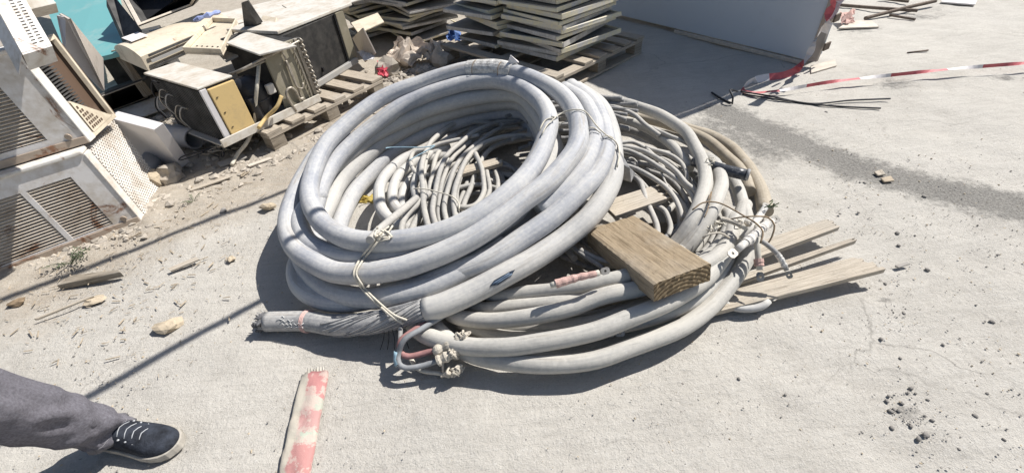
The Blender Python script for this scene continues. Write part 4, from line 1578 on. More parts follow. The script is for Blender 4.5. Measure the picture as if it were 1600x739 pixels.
ribbon('barrier_tape', [P(1316, -40, .64), P(1302, 4, .47), P(1290, 32, .37), P(1276, 62, .24), P(1261, 90, .12), P(1246, 108, .03), P(1225, 118, .012), P(1195, 122, .012), P(1172, 128, .012), P(1160, 138, .014), P(1166, 144, .016), P(1185, 145, .014), P(1205, 143, .02), P(1230, 140, .03), P(1300, 128, .035), P(1400, 117, .04), P(1500, 107, .05), P(1640, 96, .05)],
       lambda t: 0.05 if t < 0.31 else 0.05 - 0.028 * min(1, (t - 0.31) / 0.06), 'red and white barrier tape draped down the skip corner and out to the right', 0.30, lambda t: 0.4 + 0.8 * math.sin(t * 9) if t < 0.30 else 2.35 + 0.7 * math.sin(t * 34))
ribbon('barrier_tape', [P(1322, -40, .64), P(1311, 6, .46), P(1298, 30, .38), P(1288, 52, .29)], 0.05, 'short second loop of red tape hanging high on the skip corner', 0.2, lambda t: 0.9 * math.sin(t * 6))


def strap_obj(pts, r_, label, mat='strap'):
    m = MB()
    m.tube(pts, r_, 6)
    return tag(m.build('cable_strap' if mat == 'strap' else 'steel_rod', mat, smooth=True), label, 'strap' if mat == 'strap' else 'rod')


strap_obj([P(1157, 143, .02), P(1200, 150, .01), P(1265, 162, .008), P(1330, 157, .01), P(1391, 154.5, .012)], 0.0055, 'upper black strap running right from the tape loop')
strap_obj([P(1160, 147, .006), P(1210, 155, .006), P(1270, 163, .006), P(1320, 167, .006), P(1376, 169.5, .006)], 0.0055, 'lower black strap running right from the tape loop')
strap_obj([P(1112, 145, .006), P(1128, 155, .006), P(1142, 161, .008)], 0.007, 'black strap end in the skip shadow, pointing at the tape loop')
strap_obj([P(1144, 163, .008), P(1145, 152, .05), P(1141, 141, .07), P(1152, 143, .03)], 0.006, 'bent black strap standing up beside the tape loop')
strap_obj([P(1308, 8, .02), P(1370, 13, .02), P(1434, 17, .02)], 0.014, 'brown rod lying on the ground right of the skip', 'rod')
strap_obj([P(1352, 29, .02), P(1410, 14, .03), P(1462, 2, .04)], 0.016, 'longer brown rod lying aslant right of the skip', 'rod')
strap_obj([P(1390, 24, .01), P(1430, 31, .01)], 0.010, 'short brown stick below the aslant rod', 'rod')
strap_obj([P(1375, -2, .02), P(1420, 3, .02)], 0.012, 'short dark stick at the top edge right of the skip', 'rod')
strap_obj([P(1418, 83, .005), P(1450, 79, .005)], 0.006, 'thin twig on the concrete above the tape line', 'rod')
slab('pale_sheet', [P(1310, 44, .015), P(1374, 42, .015), P(1362, 32, .02), P(1326, 33, .02)], 0.012, 'sheet_pale', 'pale beige flat sheet lying right of the skip corner', 'sheet', down=-Z)
slab('pale_sheet', [P(1470, 3, .02), P(1524, 7, .02), P(1530, -6, .03), P(1480, -8, .03)], 0.012, 'tape_white', 'white flat sheet at the top edge, far right', 'sheet', down=-Z)
slab('pale_sheet', [P(1366, 268, .012), P(1378, 264, .012), P(1384, 272, .01), P(1372, 274, .01)], 0.008, 'plank', 'small brown leaf-like flake on the damp strip', 'flake', down=-Z)
slab('pale_sheet', [P(1376, 278, .010), P(1392, 274, .012), P(1398, 282, .01), P(1382, 284, .01)], 0.008, 'chip', 'small tan flake just below the brown flake', 'flake', down=-Z)
slab('pale_sheet', [P(1398, 414, .008), P(1418, 408, .012), P(1424, 412, .008), P(1404, 418, .008)], 0.006, 'panel_face', 'small grey shard on the concrete beyond the plank tips', 'shard', down=-Z)
crumple('rag', [(1315, 40, .02), (1335, 36, .02), (1335, 18, .06), (1312, 22, .06)], 0, 0.06, 'pink_tape', 'crumpled pinkish rag beside the skip corner', 'rag', 8, 5)


# ================================================================== LOWER COIL OF BEIGE CABLES
coil_b = empty('cable_coil', P(890, 400, 0), 'wide low coil of beige-grey cables on planks, right of and under the big coil', 'cable coil')


def cab(name, pts, px_or_r, mat, root, n=14, jig=0.03, label=None, cap=True):
    pts = [P(*p) if not isinstance(p, Vector) else p for p in pts]
    m = MB()
    m.tube(pts, px_or_r, n, cap, None, jig, wob=0.006)
    return m.build(name, mat, root, smooth=True, label=label)


# outermost turn, front and right
cab('cable_turn', [(640, 470, .06), (680, 512, .055), (712, 540, .055), (756, 558, .06), (815, 567, .07), (863, 569, .075), (900, 566.5, .075), (935, 560, .075), (969, 549, .075), (1015, 533, .075), (1062, 513, .075), (1103, 485, .08), (1134, 453, .085), (1158, 417, .10), (1171, 390, .12), (1180, 362, .12)], 0.0295, 'cable_beige', coil_b, 18)
cab('cable_turn', [(1196, 330, .05), (1190, 305, .04), (1180, 281, .035), (1166, 256, .035), (1140, 230, .035), (1110, 213, .035), (1084, 205, .035), (1050, 194, .04), (1000, 180, .05), (950, 176, .06), (900, 180, .06)], 0.032, 'cable_tan', coil_b, 16)
cab('cable_turn', [(1172, 300, .05), (1163, 277, .05), (1152, 261, .06), (1140, 249, .06), (1120, 231, .065), (1096, 215, .07), (1060, 200, .08), (1013, 187, .08), (965, 180, .08)], 0.028, 'cable_tan', coil_b, 14)
# next turn up
cab('cable_turn', [(640, 470, .06), (640, 494, .065), (652, 514, .075), (681, 529, .085), (730, 541, .10), (790, 543, .115), (839, 537, .125), (880, 530, .13), (922, 519, .14), (969, 502, .15), (1015, 484, .16), (1059, 464, .16), (1096, 441, .16), (1120, 415, .16), (1140, 385, .16), (1155, 350, .15), (1163, 320, .14)], 0.030, 'cable_beige', coil_b, 18)
cab('cable_turn', [(690, 460, .06), (700, 485, .065), (717, 497, .075), (766, 502, .095), (815, 498, .12), (863, 488, .14), (900, 478, .155), (930, 466, .17), (963, 457, .18), (1000, 450, .18), (1050, 436, .18), (1090, 420, .18), (1122, 398, .18), (1140, 372, .18), (1148, 340, .17)], 0.0285, 'cable_beige', coil_b, 18)
cab('cable_turn', [(720, 455, .05), (730, 474, .06), (750, 482, .07), (790, 481, .085), (830, 478, .10), (863, 474, .12), (900, 468, .13), (950, 452, .14), (1010, 430, .12), (1070, 400, .12)], 0.026, 'cable_beige', coil_b)
cab('cable_turn', [(750, 440, .07), (764, 462, .08), (790, 463, .095), (815, 459, .11), (863, 453, .14), (907, 446, .165), (944, 439, .18), (984, 431, .19), (1030, 412, .15), (1070, 388, .14), (1098, 352, .14)], 0.027, 'cable_beige', coil_b)
# lower hidden turns in the shade
cab('cable_turn', [(720, 505, .03), (780, 524, .03), (860, 526, .04), (930, 515, .06), (984, 505, .07), (1031, 493, .08), (1071, 478, .09), (1100, 458, .1), (1128, 425, .1), (1150, 385, .1)], 0.025, 'cable_beige', coil_b)
cab('cable_turn', [(740, 495, .03), (780, 508, .04), (860, 510, .06), (940, 497, .09), (1000, 478, .10), (1060, 455, .11), (1110, 418, .11), (1135, 385, .12)], 0.025, 'cable_beige', coil_b)
cab('cable_turn', [(760, 470, .03), (800, 485, .04), (900, 478, .07), (1000, 450, .08), (1060, 420, .09)], 0.025, 'cable_tan', coil_b)
# right hand sweep (H1, H2, H3)
cab('cable_turn', [(880, 190, .16), (920, 167, .18), (964, 160, .19), (1001, 168, .20), (1037, 183, .205), (1067, 203, .21), (1086, 228, .215), (1098, 252, .22), (1103, 277, .225), (1100, 301, .225), (1088, 330, .215), (1074, 356, .185), (1056, 380, .14), (1030, 402, .10)], 0.0285, 'cable_beige', coil_b, 16)
cab('cable_turn', [(1105, 247, .18), (1117, 255, .20), (1124, 270, .21), (1126, 285, .215), (1122, 306, .22), (1113, 330, .22), (1100, 355, .195), (1082, 378, .165), (1060, 398, .13), (1030, 418, .10)], 0.0285, 'cable_beige', coil_b, 16)
cab('cable_turn', [(1128, 262, .10), (1140, 275, .12), (1152, 294, .13), (1161, 316, .14), (1167, 340, .15), (1166, 365, .15)], 0.026, 'cable_beige', coil_b, 16)
cab('cable_turn', [(1136, 330, .17), (1140, 345, .17), (1132, 368, .17), (1112, 392, .16), (1080, 415, .15)], 0.022, 'cable_beige', coil_b)
cab('cable_turn', [(1105, 330, .12), (1108, 350, .12), (1098, 372, .12), (1080, 395, .12)], 0.022, 'cable_beige', coil_b)
# back sweep (H5)
cab('cable_turn', [(880, 200, .14), (910, 187, .15), (940, 183, .16), (976, 189, .165), (1013, 202, .17), (1042, 221, .17), (1062, 240, .17), (1078, 265, .15)], 0.023, 'cable_beige', coil_b)
cab('cable_turn', [(900, 205, .10), (940, 200, .10), (990, 205, .11), (1040, 232, .10), (1080, 260, .09), (1095, 300, .08), (1090, 340, .08)], 0.022, 'cable_thin_dark', coil_b)
cab('cable_turn', [(900, 172, .2), (940, 166, .21), (969, 170, .22), (993, 181, .225), (1010, 196, .22), (1030, 212, .19)], 0.012, 'cable_thin', coil_b, 10)
cab('cable_turn', [(1020, 200, .20), (1045, 212, .20), (1075, 225, .18), (1130, 262, .12)], 0.010, 'cable_thin', coil_b, 10)
# stub with the black heat-shrunk end
st = cab('cable_stub', [(1085, 252, .20), (1105, 258, .215), (1130, 265, .22), (1152, 269.5, .22), (1168, 273, .22)], 0.024, 'cable_black', coil_b, 18, 0.0)
m = MB()
q0, q1 = P(1166, 272.7, .22), P(1171, 273.6, .22)
m.tube([q0, q1], lambda t: 0.0245, 18, smooth=False)
m.build('end_cap', 'cable_inner', st, smooth=True)
for k, (dr, z_) in enumerate(((0, .035), (.06, .04), (-.06, .05), (.03, .10), (-.03, .11), (.05, .165), (-.05, .175))):
    arc = []
    for j in range(12):
        an = R(62 + (52 if z_ > .08 else 72) * j / 11)
        arc.append(V((0.30 + (0.84 + dr) * math.cos(an), 1.66 + (0.80 + dr) * math.sin(an), z_ + .004 * math.sin(j))))
    cab('cable_turn', arc, 0.027, 'cable_beige' if k % 2 else 'cable_thin_dark', coil_b, 14)
for k in range(14):  # filler cables added to shade the ground inside the big coil
    a0_, a1_ = rnd.uniform(50, 75), rnd.uniform(108, 122)
    rx_, z_ = rnd.uniform(.45, .78), rnd.uniform(.10, .27)
    arc = [V((0.30 + rx_ * math.cos(R(a0_ + (a1_ - a0_) * j / 8)), 1.66 + rx_ * .97 * math.sin(R(a0_ + (a1_ - a0_) * j / 8)), z_ + rnd.uniform(-.008, .008))) for j in range(9)]
    cab('thin_cable', arc, rnd.choice((.010, .013, .016)), 'cable_thin_dark', coil_b, 8)
# thin cables inside the right half, from the tracing
c5 = lambda L, z: [(940 + x / 4.107, 150 + y / 4.107, z[0] + (z[1] - z[0]) * i / (len(L) - 1)) for i, (x, y) in enumerate(L)]
thin_r = [
    ([(-80, 330), (20, 300), (110, 300), (200, 295), (280, 335), (350, 400), (400, 470)], (.22, .18), .0085),
    ([(-60, 330), (100, 320), (250, 345), (380, 410), (470, 480), (540, 560), (600, 610), (640, 680)], (.24, .18), .0095),
    ([(-60, 360), (130, 345), (260, 390), (380, 460), (480, 530), (560, 600), (600, 680), (600, 760)], (.23, .16), .0095),
    ([(60, 440), (180, 455), (300, 510), (400, 570), (460, 640), (500, 720), (520, 790)], (.22, .16), .0095),
    ([(280, 330), (340, 350), (440, 385), (510, 440), (545, 510), (540, 560)], (.20, .15), .009),
    ([(110, 500), (150, 512), (200, 512), (250, 560), (275, 640), (310, 730), (350, 830), (360, 900)], (.20, .14), .011),
    ([(120, 430), (170, 470), (230, 520), (290, 590), (320, 650)], (.16, .14), .009),
    ([(300, 345), (450, 375), (540, 385), (600, 430), (640, 470)], (.16, .13), .011),
    ([(330, 700), (400, 740), (440, 830), (430, 900)], (.14, .12), .010),
    ([(400, 560), (480, 640), (540, 740), (540, 800), (500, 880)], (.14, .12), .010),
    ([(150, 420), (190, 395), (225, 420), (235, 460)], (.18, .16), .004),
    ([(370, 430), (390, 500), (420, 580), (450, 640)], (.19, .17), .004),
    ([(480, 640), (530, 690), (560, 760), (550, 850)], (.10, .10), .010),
    ([(420, 740), (470, 700), (500, 760), (500, 830), (470, 900)], (.13, .11), .012),
]
for L, z, r_ in thin_r:
    cab('thin_cable', c5(L, z), r_ * 1.12, 'cable_thin', coil_b, 9, 0.04)
rr = random.Random(11)
for k in range(26):                      # the thin loops that fill the inside, lying lower down
    cx, cy = 0.50 + rr.uniform(-.08, .08), 1.55 + rr.uniform(-.1, .1)
    ra_, rb_ = rr.uniform(.22, .42), rr.uniform(.26, .46)
    a0 = rr.uniform(0, 6.28)
    sp = rr.uniform(2.2, 4.4)
    z = rr.uniform(.03, .14)
    pts = []
    for j in range(10):
        a = a0 + sp * j / 9
        pts.append(V((cx + ra_ * math.cos(a), cy + rb_ * math.sin(a), max(.014, z + rr.uniform(-.01, .012)))))
    cab('thin_cable', pts, rr.choice((.009, .011, .014)), rr.choice(('cable_thin', 'cable_thin', 'cable_thin_dark')), coil_b, 8, 0.04)

# ------------------------------------------------------------------ small coil of thin cables seen through the big coil
coil_c = empty('cable_coil', P(720, 330, 0), 'tangled coil of thin pale cables seen through the opening of the big coil', 'cable coil')
c6 = lambda L, z: [(560 + x / 2.957, 140 + y / 2.957, z[0] + (z[1] - z[0]) * i / (len(L) - 1)) for i, (x, y) in enumerate(L)]
for L, z, r_, mt in [
    ([(420, 260), (330, 290), (230, 310), (150, 370), (105, 430), (92, 490), (108, 555), (165, 615), (235, 650), (330, 680)], (.16, .17), .027, 'cable_pale'),
    ([(430, 290), (340, 320), (260, 340), (185, 400), (158, 470), (170, 535), (225, 585), (300, 620)], (.13, .15), .025, 'cable_pale'),
    ([(420, 330), (330, 350), (265, 390), (215, 450), (200, 510), (215, 570), (270, 620)], (.10, .12), .022, 'cable_pale'),
    ([(450, 215), (380, 250), (300, 330), (262, 420), (262, 480), (300, 560)], (.16, .18), .017, 'cable_pale'),
    ([(860, 150), (740, 145), (640, 150), (540, 195), (480, 240), (410, 310), (370, 400), (350, 490), (345, 560), (365, 640), (390, 690)], (.20, .24), .0105, 'cable_thin'),
    ([(860, 215), (740, 212), (640, 225), (550, 270), (490, 340), (450, 440), (440, 530), (450, 600), (470, 660)], (.20, .24), .0115, 'cable_thin'),
    ([(740, 165), (650, 185), (560, 240), (480, 310), (430, 400), (405, 490), (400, 560), (415, 630)], (.18, .22), .0105, 'cable_thin'),
    ([(700, 165), (560, 150), (440, 160), (360, 220), (310, 290), (290, 380), (300, 480), (310, 570), (330, 650), (350, 700)], (.19, .24), .0115, 'cable_thin'),
    ([(560, 215), (480, 230), (380, 250), (310, 275), (250, 290), (243, 340), (270, 390), (330, 400)], (.20, .18), .0095, 'cable_thin'),
    ([(540, 295), (560, 340), (575, 400), (582, 470), (550, 530), (500, 547), (440, 540)], (.22, .22), .0105, 'cable_thin'),
    ([(700, 470), (650, 458), (560, 440), (470, 455), (420, 480)], (.17, .18), .0095, 'cable_thin'),
    ([(720, 440), (640, 430), (580, 410), (500, 410), (430, 440), (380, 480)], (.15, .16), .0095, 'cable_thin'),
    ([(720, 490), (600, 470), (500, 490), (400, 520)], (.13, .14), .0085, 'cable_thin'),
    ([(270, 500), (200, 560), (130, 625), (90, 660), (50, 700)], (.24, .33), .0135, 'cable_thin'),
    ([(330, 480), (270, 535), (220, 585), (200, 640), (205, 700)], (.22, .22), .0115, 'cable_thin'),
    ([(350, 500), (300, 560), (265, 610), (245, 660), (240, 710)], (.18, .20), .0135, 'cable_thin'),
    ([(490, 330), (420, 360), (360, 420), (330, 500)], (.15, .16), .010, 'cable_thin'),
    ([(600, 250), (500, 300), (440, 370), (400, 450), (380, 540)], (.17, .18), .010, 'cable_thin'),
    ([(520, 250), (430, 290), (370, 350), (330, 430), (320, 520)], (.17, .19), .010, 'cable_thin'),
]:
    cab('thin_cable', c6(L, z), r_ * (1.12 if r_ < .016 else 1), mt, coil_c, 10, 0.04)
    if r_ in (.0105, .0115):
        cab('thin_cable', c6([(x + rnd.uniform(48, 78), y + rnd.uniform(8, 22)) for x, y in L[1:]], (z[0] - .05, z[1] - .04)), r_ * 1.05, mt, coil_c, 10, 0.04)
        dx, dy = rnd.uniform(10, 24), rnd.uniform(-6, 14)
        cab('thin_cable', c6([(x + dx, y + dy) for x, y in L[1:]], (z[0] - .035, z[1] - .035)), r_ * 1.05, mt, coil_c, 10, 0.04)
for k in range(24):
    cx, cy = -0.20 + rr.uniform(-.06, .06), 1.75 + rr.uniform(-.06, .06)
    ra_, rb_ = rr.uniform(.18, .34), rr.uniform(.2, .36)
    a0, sp, z = rr.uniform(0, 6.28), rr.uniform(2.0, 4.4), rr.uniform(.02, .11)
    pts = [V((cx + ra_ * math.cos(a0 + sp * j / 9), cy + rb_ * math.sin(a0 + sp * j / 9), max(.013, z + rr.uniform(-.01, .01)))) for j in range(10)]
    cab('thin_cable', pts, rr.choice((.008, .010, .013)), rr.choice(('cable_thin', 'cable_thin', 'cable_thin_dark')), coil_c, 8, 0.04)
cab('wire_tie', c6([(255, 460), (320, 463), (390, 480), (440, 500), (465, 530), (465, 555)], (.25, .25)), 0.003, 'rope', coil_c, 6)
cab('wire_tie', c6([(235, 330), (350, 262), (300, 268), (150, 268), (125, 272)], (.23, .27)), 0.003, 'core_blue', coil_c, 6)

# ================================================================== PLANKS under the lower coil
def plank(px, label, th=0.02, mat='plank', name='pallet_plank'):
    t = [P(*p) for p in px]
    m = MB()
    cuts_ = [0.0, 0.16, 0.29, 0.52, 0.71, 0.86, 1.0]   # strips with uneven split ends
    K = 6
    ln = ((t[1] - t[0]) + (t[2] - t[3])) * 0.5
    for k in range(K):
        u0, u1 = cuts_[k], cuts_[k + 1]
        e0 = rnd.uniform(-.022, .012)
        e1 = e0 + rnd.uniform(-.014, .014)
        dz = rnd.uniform(-.0005, .0005)
        q = [t[0].lerp(t[3], u0), t[1].lerp(t[2], u0) + ln.normalized() * e0, t[1].lerp(t[2], u1) + ln.normalized() * e1, t[0].lerp(t[3], u1)]
        q = [p + Z * dz for p in q]
        if (q[1] - q[0]).cross(q[3] - q[0]).z < 0:
            q = q[::-1]
        m.hexa([p - Z * th for p in q], q)
    return tag(m.build(name, mat), label, 'plank')


plank([(1000, 470, .035), (1316, 353, .075), (1288, 343, .075), (980, 446, .035)], 'broken pallet plank sticking out right of the coil, farthest of three')
plank([(1010, 492, .032), (1342, 374, .07), (1330, 372, .072), (1000, 482, .032)], 'narrow broken pallet plank sticking out right of the coil, middle of three')
plank([(1100, 492, .04), (1381, 421, .075), (1336, 401, .075), (1080, 470, .04)], 'wide broken pallet plank with a split tip, nearest of three right of the coil')
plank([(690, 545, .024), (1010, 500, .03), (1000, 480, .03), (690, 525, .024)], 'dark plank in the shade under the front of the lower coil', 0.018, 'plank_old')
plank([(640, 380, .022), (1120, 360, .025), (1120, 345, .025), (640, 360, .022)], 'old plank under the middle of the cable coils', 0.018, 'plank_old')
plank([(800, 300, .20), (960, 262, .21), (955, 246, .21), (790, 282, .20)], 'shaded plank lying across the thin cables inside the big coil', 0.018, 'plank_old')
plank([(715, 262, .205), (778, 246, .21), (785, 254, .21), (722, 272, .205)], 'small sunlit wood piece lying among the thin cables inside the big coil', 0.018)


def broken_plank():
    a, b = P(950, 326, .175), P(1028, 300, .175)
    root = empty('broken_plank', a, 'splintered pale plank end between the big coil and the timber block', 'plank')
    al = (b - a).normalized()
    pr = V((-al.y, al.x, 0)) * 0.055
    m = MB()
    m.hexa([a - pr - Z * .02, b - pr - Z * .02, b + pr * .9 - Z * .02, a + pr - Z * .02], [a - pr, b - pr, b + pr * .9, a + pr])
    m.build('board', 'plank', root, bevel=0.002)
    u = -0.95
    while u < 0.85:
        du = rnd.uniform(.08, .42)
        L = rnd.uniform(.005, .06)
        q0, q1 = b + pr * (0.95 * u), b + pr * (0.95 * min(.95, u + du))
        mid_ = q0.lerp(q1, rnd.uniform(.2, .8)) + al * L
        z0_, z1_ = rnd.uniform(.004, .019), rnd.uniform(.001, .006)
        m = MB()
        m.hexa([q0 - Z * .0195, mid_ - Z * z0_ - al * .002, mid_ - Z * z0_, q1 - Z * .0195], [q0 - Z * z1_, mid_ - Z * z0_ - al * .002 + Z * .002, mid_ - Z * z0_ + Z * .002, q1 - Z * z1_])
        m.build('splinter', 'plank', root)
        u += du


broken_plank()


# ================================================================== TIMBER BLOCK
def timber():
    N = P(1021.6, 443.7, .282)
    w_ = 0.212
    e1 = V((0.952, 0.302, -0.010)).normalized()
    e2 = V((-0.295, 0.931, -0.216))
    e2 = (e2 - e1 * e2.dot(e1)).normalized()
    e3 = e1.cross(e2).normalized()
    if e3.z < 0:
        e3 = -e3
    L, th = 0.42, 0.066
    bm = bmesh.new()
    # subdivided box with worn, chipped edges and end-grain
    nx, ny = 22, 34
    m = MB()
    def pt(u, v, t):
        x, y, z = u * w_, v * L, -th * (1 - t)
        q = N + e1 * x + e2 * y + e3 * z
        ed = min(u, 1 - u) * w_
        if t > .5:
            q = q - e3 * max(0, 0.006 - ed) * 0.7
            q = q + e3 * 0.0022 * noise.noise(V((u * 9, v * 30, 2)))
            k = noise.noise(V((u * 2.0 + 4, v * 50, 7)))
        if v < .02 or v > .98:
            q = q + e2 * 0.004 * noise.noise(V((u * 14, t * 6, 1)))
        if u < .02 or u > .98:
            q = q + e1 * 0.003 * noise.noise(V((v * 26, t * 5, 3)))
        return q
    def grid(f, na, nb, uvf, mi):
        i0 = len(m.v)
        for a in range(na + 1):
            for b in range(nb + 1):
                m.v.append(tuple(f(a / na, b / nb)))
        for a in range(na):
            for b in range(nb):
                ids = [(a, b), (a + 1, b), (a + 1, b + 1), (a, b + 1)]
                m.f.append(tuple(i0 + p * (nb + 1) + q for p, q in ids))
                m.uv.append([uvf(p / na, q / nb) for p, q in ids])
                m.mi.append(mi)
    grid(lambda a, b: pt(a, b, 1), nx, ny, lambda a, b: (b * L, a * w_), 0)
    grid(lambda a, b: pt(a, b, 0), nx, ny, lambda a, b: (b * L, a * w_), 0)
    grid(lambda a, b: pt(a, 0, b), nx, 6, lambda a, b: (a * w_, b * th), 1)
    grid(lambda a, b: pt(a, 1, b), nx, 6, lambda a, b: (a * w_, b * th), 1)
    grid(lambda a, b: pt(0, a, b), ny, 6, lambda a, b: (a * L, b * th + 1), 0)
    grid(lambda a, b: pt(1, a, b), ny, 6, lambda a, b: (a * L, b * th + 2), 0)
    # end-grain material: curved growth rings
    n = NT('end_grain')
    mp = n.n('ShaderNodeMapping')
    mp.inputs['Location'].default_value = (-0.10, 0.09, 0)
    n.l(n.co.outputs['UV'], mp.inputs['Vector'])
    wv = n.n('ShaderNodeTexWave', wave_type='RINGS', rings_direction='Z')
    wv.inputs['Scale'].default_value = 22
    wv.inputs['Distortion'].default_value = 1.0
    wv.inputs['Detail'].default_value = 3
    wv.inputs['Detail Scale'].default_value = 1.5
    n.l(mp.outputs[0], wv.inputs['Vector'])
    c = n.ramp(wv.outputs['Fac'], [(0.1, (0.13, 0.092, 0.052)), (0.6, (0.31, 0.235, 0.145))])
    c = n.mix(n.ramp(n.noise(30, 5, .7), [(0.35, 0.6), (0.55, 0)]), c, (0.15, 0.11, 0.07))
    n.done(c, 0.9, n.bump(wv.outputs['Fac'], 0.5, 0.003), 0, 0.15)
    o = m.build('timber_block', ['timber', 'end_grain'])
    b = bmesh.new()
    b.from_mesh(o.data)
    bmesh.ops.remove_doubles(b, verts=b.verts, dist=0.0035)
    bmesh.ops.recalc_face_normals(b, faces=b.faces)
    b.to_mesh(o.data)
    b.free()
    tag(o, 'thick brown timber block with ring-grained end resting across the coils', 'timber block')


timber()

# ================================================================== BIG LEANING COIL
coil_a = empty('cable_coil', P(700, 430, 0), 'big leaning coil of thick dusty grey armoured cable in the middle', 'cable coil')


AXES = []


def ray_cable(ry, axp, rad):
    """distance along ry at which it meets a cable, or None"""
    o_ = V((0, 0, CH))
    bi, bl, bt = 0, 1e9, 0
    for i, c_ in enumerate(axp):
        d_ = c_ - o_
        tt = d_.dot(ry)
        l_ = (d_ - ry * tt).length
        if l_ < bl:
            bi, bl, bt = i, l_, tt
    if bl >= rad:
        return None
    tg = (axp[min(bi + 1, len(axp) - 1)] - axp[max(bi - 1, 0)]).normalized()
    # true closest approach between the two lines
    c_ = axp[bi] - o_
    b_ = ry.dot(tg)
    sn2 = max(0.05, 1 - b_ * b_)
    t0 = (c_.dot(ry) - b_ * c_.dot(tg)) / sn2
    nn_ = ry.cross(tg).normalized()
    dd = abs(c_.dot(nn_))
    return t0 - math.sqrt(max(0, rad * rad - dd * dd)) / math.sqrt(sn2)




def turn(pts, r_, mat, name='cable_turn', n=22, root=coil_a, jig=0.02):
    out = []
    for p in pts:
        if isinstance(p, Vector):
            out.append(p)
        elif len(p) == 3:
            out.append(Q(*p))
        else:
            out.append(P(p[0], p[1], p[2]))
    AXES.append((catmull(out, 0.012), r_))
    m = MB()
    m.tube(out, r_, n, True, 0.025, jig, wob=0.007)
    return m.build(name, mat, root, smooth=True)


RR = 0.0405
# the top turn: inner right, front, left, over the back with the tape, down the right side as the outer one
top = [(490, 330, -.075), (505, 285, -.07), (535, 240, -.06), (575, 203, -.04), (615, 175, -.02), (645, 157, -.01), (680, 143, 0), (729, 130, 0), (777, 127, 0), (816, 137, 0), (845, 160, 0), (857, 187, 0), (853, 215, 0), (838, 250, 0), (819, 280, 0), (792, 307, 0), (757, 331, 0), (723, 350, 0),
       (680, 366, 0), (639, 376, 0), (588, 381, 0), (542, 373, 0), (512, 356, 0), (493, 333, 0), (484, 308, 0), (485, 284, 0.005), (494, 258, .01), (517, 220, .02), (554, 184, .03), (590, 159, .035), (627, 140, .04), (663, 127, .04), (704, 115, .04),
       (741, 108, .04), (777, 109, .035), (814, 117, .03), (850, 132, .02), (884, 156, .01), (900, 180, 0.0), (905, 205, -.005), (900, 228, -.01), (882, 255, -.015), (855, 287, -.02), (821, 314, -.02), (785, 340, -.02), (741, 369, -.025), (704, 389, -.03),
       (670, 404, -.035), (620, 420, -.04), (570, 428, -.045), (520, 423, -.05), (482, 406, -.05), (459, 383, -.05), (450, 358, -.05), (452, 330, -.045), (463, 300, -.04), (478, 272, -.04), (500, 240, -.04), (540, 205, -.04)]
allp = [Q(*p) for p in top]
m_all = catmull(allp, 0.025)
cuts = [0]
for idx in (21, 34, 47):
    cuts.append(min(range(len(m_all)), key=lambda i: (m_all[i] - allp[idx]).length))
cuts.append(len(m_all) - 1)
full = MB()
full.tube(m_all, RR, 24, False, None, 0.03, smooth=False, wob=0.008)
for i in range(4):
    m = MB()
    lo, hi = cuts[i], cuts[i + 1]
    m.v = full.v[lo * 24:(hi + 1) * 24]
    m.f = [tuple(k - lo * 24 for k in f) for f in full.f[lo * 24:hi * 24]]
    m.uv = full.uv[lo * 24:hi * 24]
    m.mi = [0] * len(m.f)
    m.build('cable_turn', 'cable_blue', coil_a, smooth=True)
# second cable squeezed between the top turn and the outer one at the front left
turn([(500, 300, -.06), (478, 325, -.06), (469, 345, -.055), (474, 368, -.055), (494, 385, -.055), (530, 399, -.055), (566, 403, -.05), (620, 398, -.05), (680, 384, -.05), (740, 356, -.05)], RR * .95, 'cable_blue')
# layers of the inside wall at the back; each goes on round the right under the top turn
def under(px, drop):
    out = []
    for x, y in px:
        q = Q(x, y, 0)
        out.append(V((q.x, q.y, max(RR, q.z - drop))))
    return out
turn(under([(785, 340), (741, 369), (704, 389), (670, 404), (620, 420), (570, 428), (520, 423), (482, 406), (459, 383), (452, 358), (463, 310), (490, 262)], .125), RR, 'cable_blue')
RIGHT = [(864, 200), (856, 230), (838, 262), (812, 296), (775, 326), (730, 352), (680, 372), (630, 382)]
for off_, trace, mat_ in (
        (.078, [(480, 330, -.10), (500, 290, -.10), (520, 262, -.10), (563, 226, -.095), (615, 194, -.09), (655, 177, -.085), (700, 163, -.08), (777, 148, -.08), (826, 158, -.08)], 'cable_pale'),
        (.155, [(500, 350, -.16), (515, 315, -.165), (540, 275, -.165), (590, 230, -.16), (639, 199, -.155), (700, 177, -.15), (777, 162, -.15), (826, 170, -.15)], 'cable_pale'),
        (.23, [(526, 368, -.235), (536, 335, -.24), (562, 290, -.24), (603, 247, -.235), (640, 221, -.23), (700, 196, -.225), (777, 177, -.225), (830, 184, -.22)], 'cable_blue'),
        (.305, [(700, 212, -.30), (777, 193, -.30), (832, 200, -.30)], 'cable_blue')):
    turn([Q(*p) for p in trace] + under(RIGHT, off_), RR, mat_)
# lower outside turns: right side and front
turn([(880, 140, -.06), (912, 160, -.06), (927, 190, -.06), (929, 215, -.065), (922, 240, -.07), (905, 268, -.075), (875, 300, -.08), (840, 328, -.09)], RR * .97, 'cable_blue')
turn([(890, 135, -.075), (922, 158, -.08), (940, 190, -.085), (947, 222, -.09), (943, 250, -.095), (930, 275, -.1), (911, 296, -.10), (875, 330, -.105), (826, 367, -.11), (777, 396, -.11), (716, 424, -.12), (670, 443, -.13), (609, 460, -.14), (560, 470, -.15), (524, 471, -.15), (490, 462, -.15), (468, 443, -.15), (464, 420, -.15), (475, 395, -.14), (500, 370, -.14)], RR, 'cable_blue')
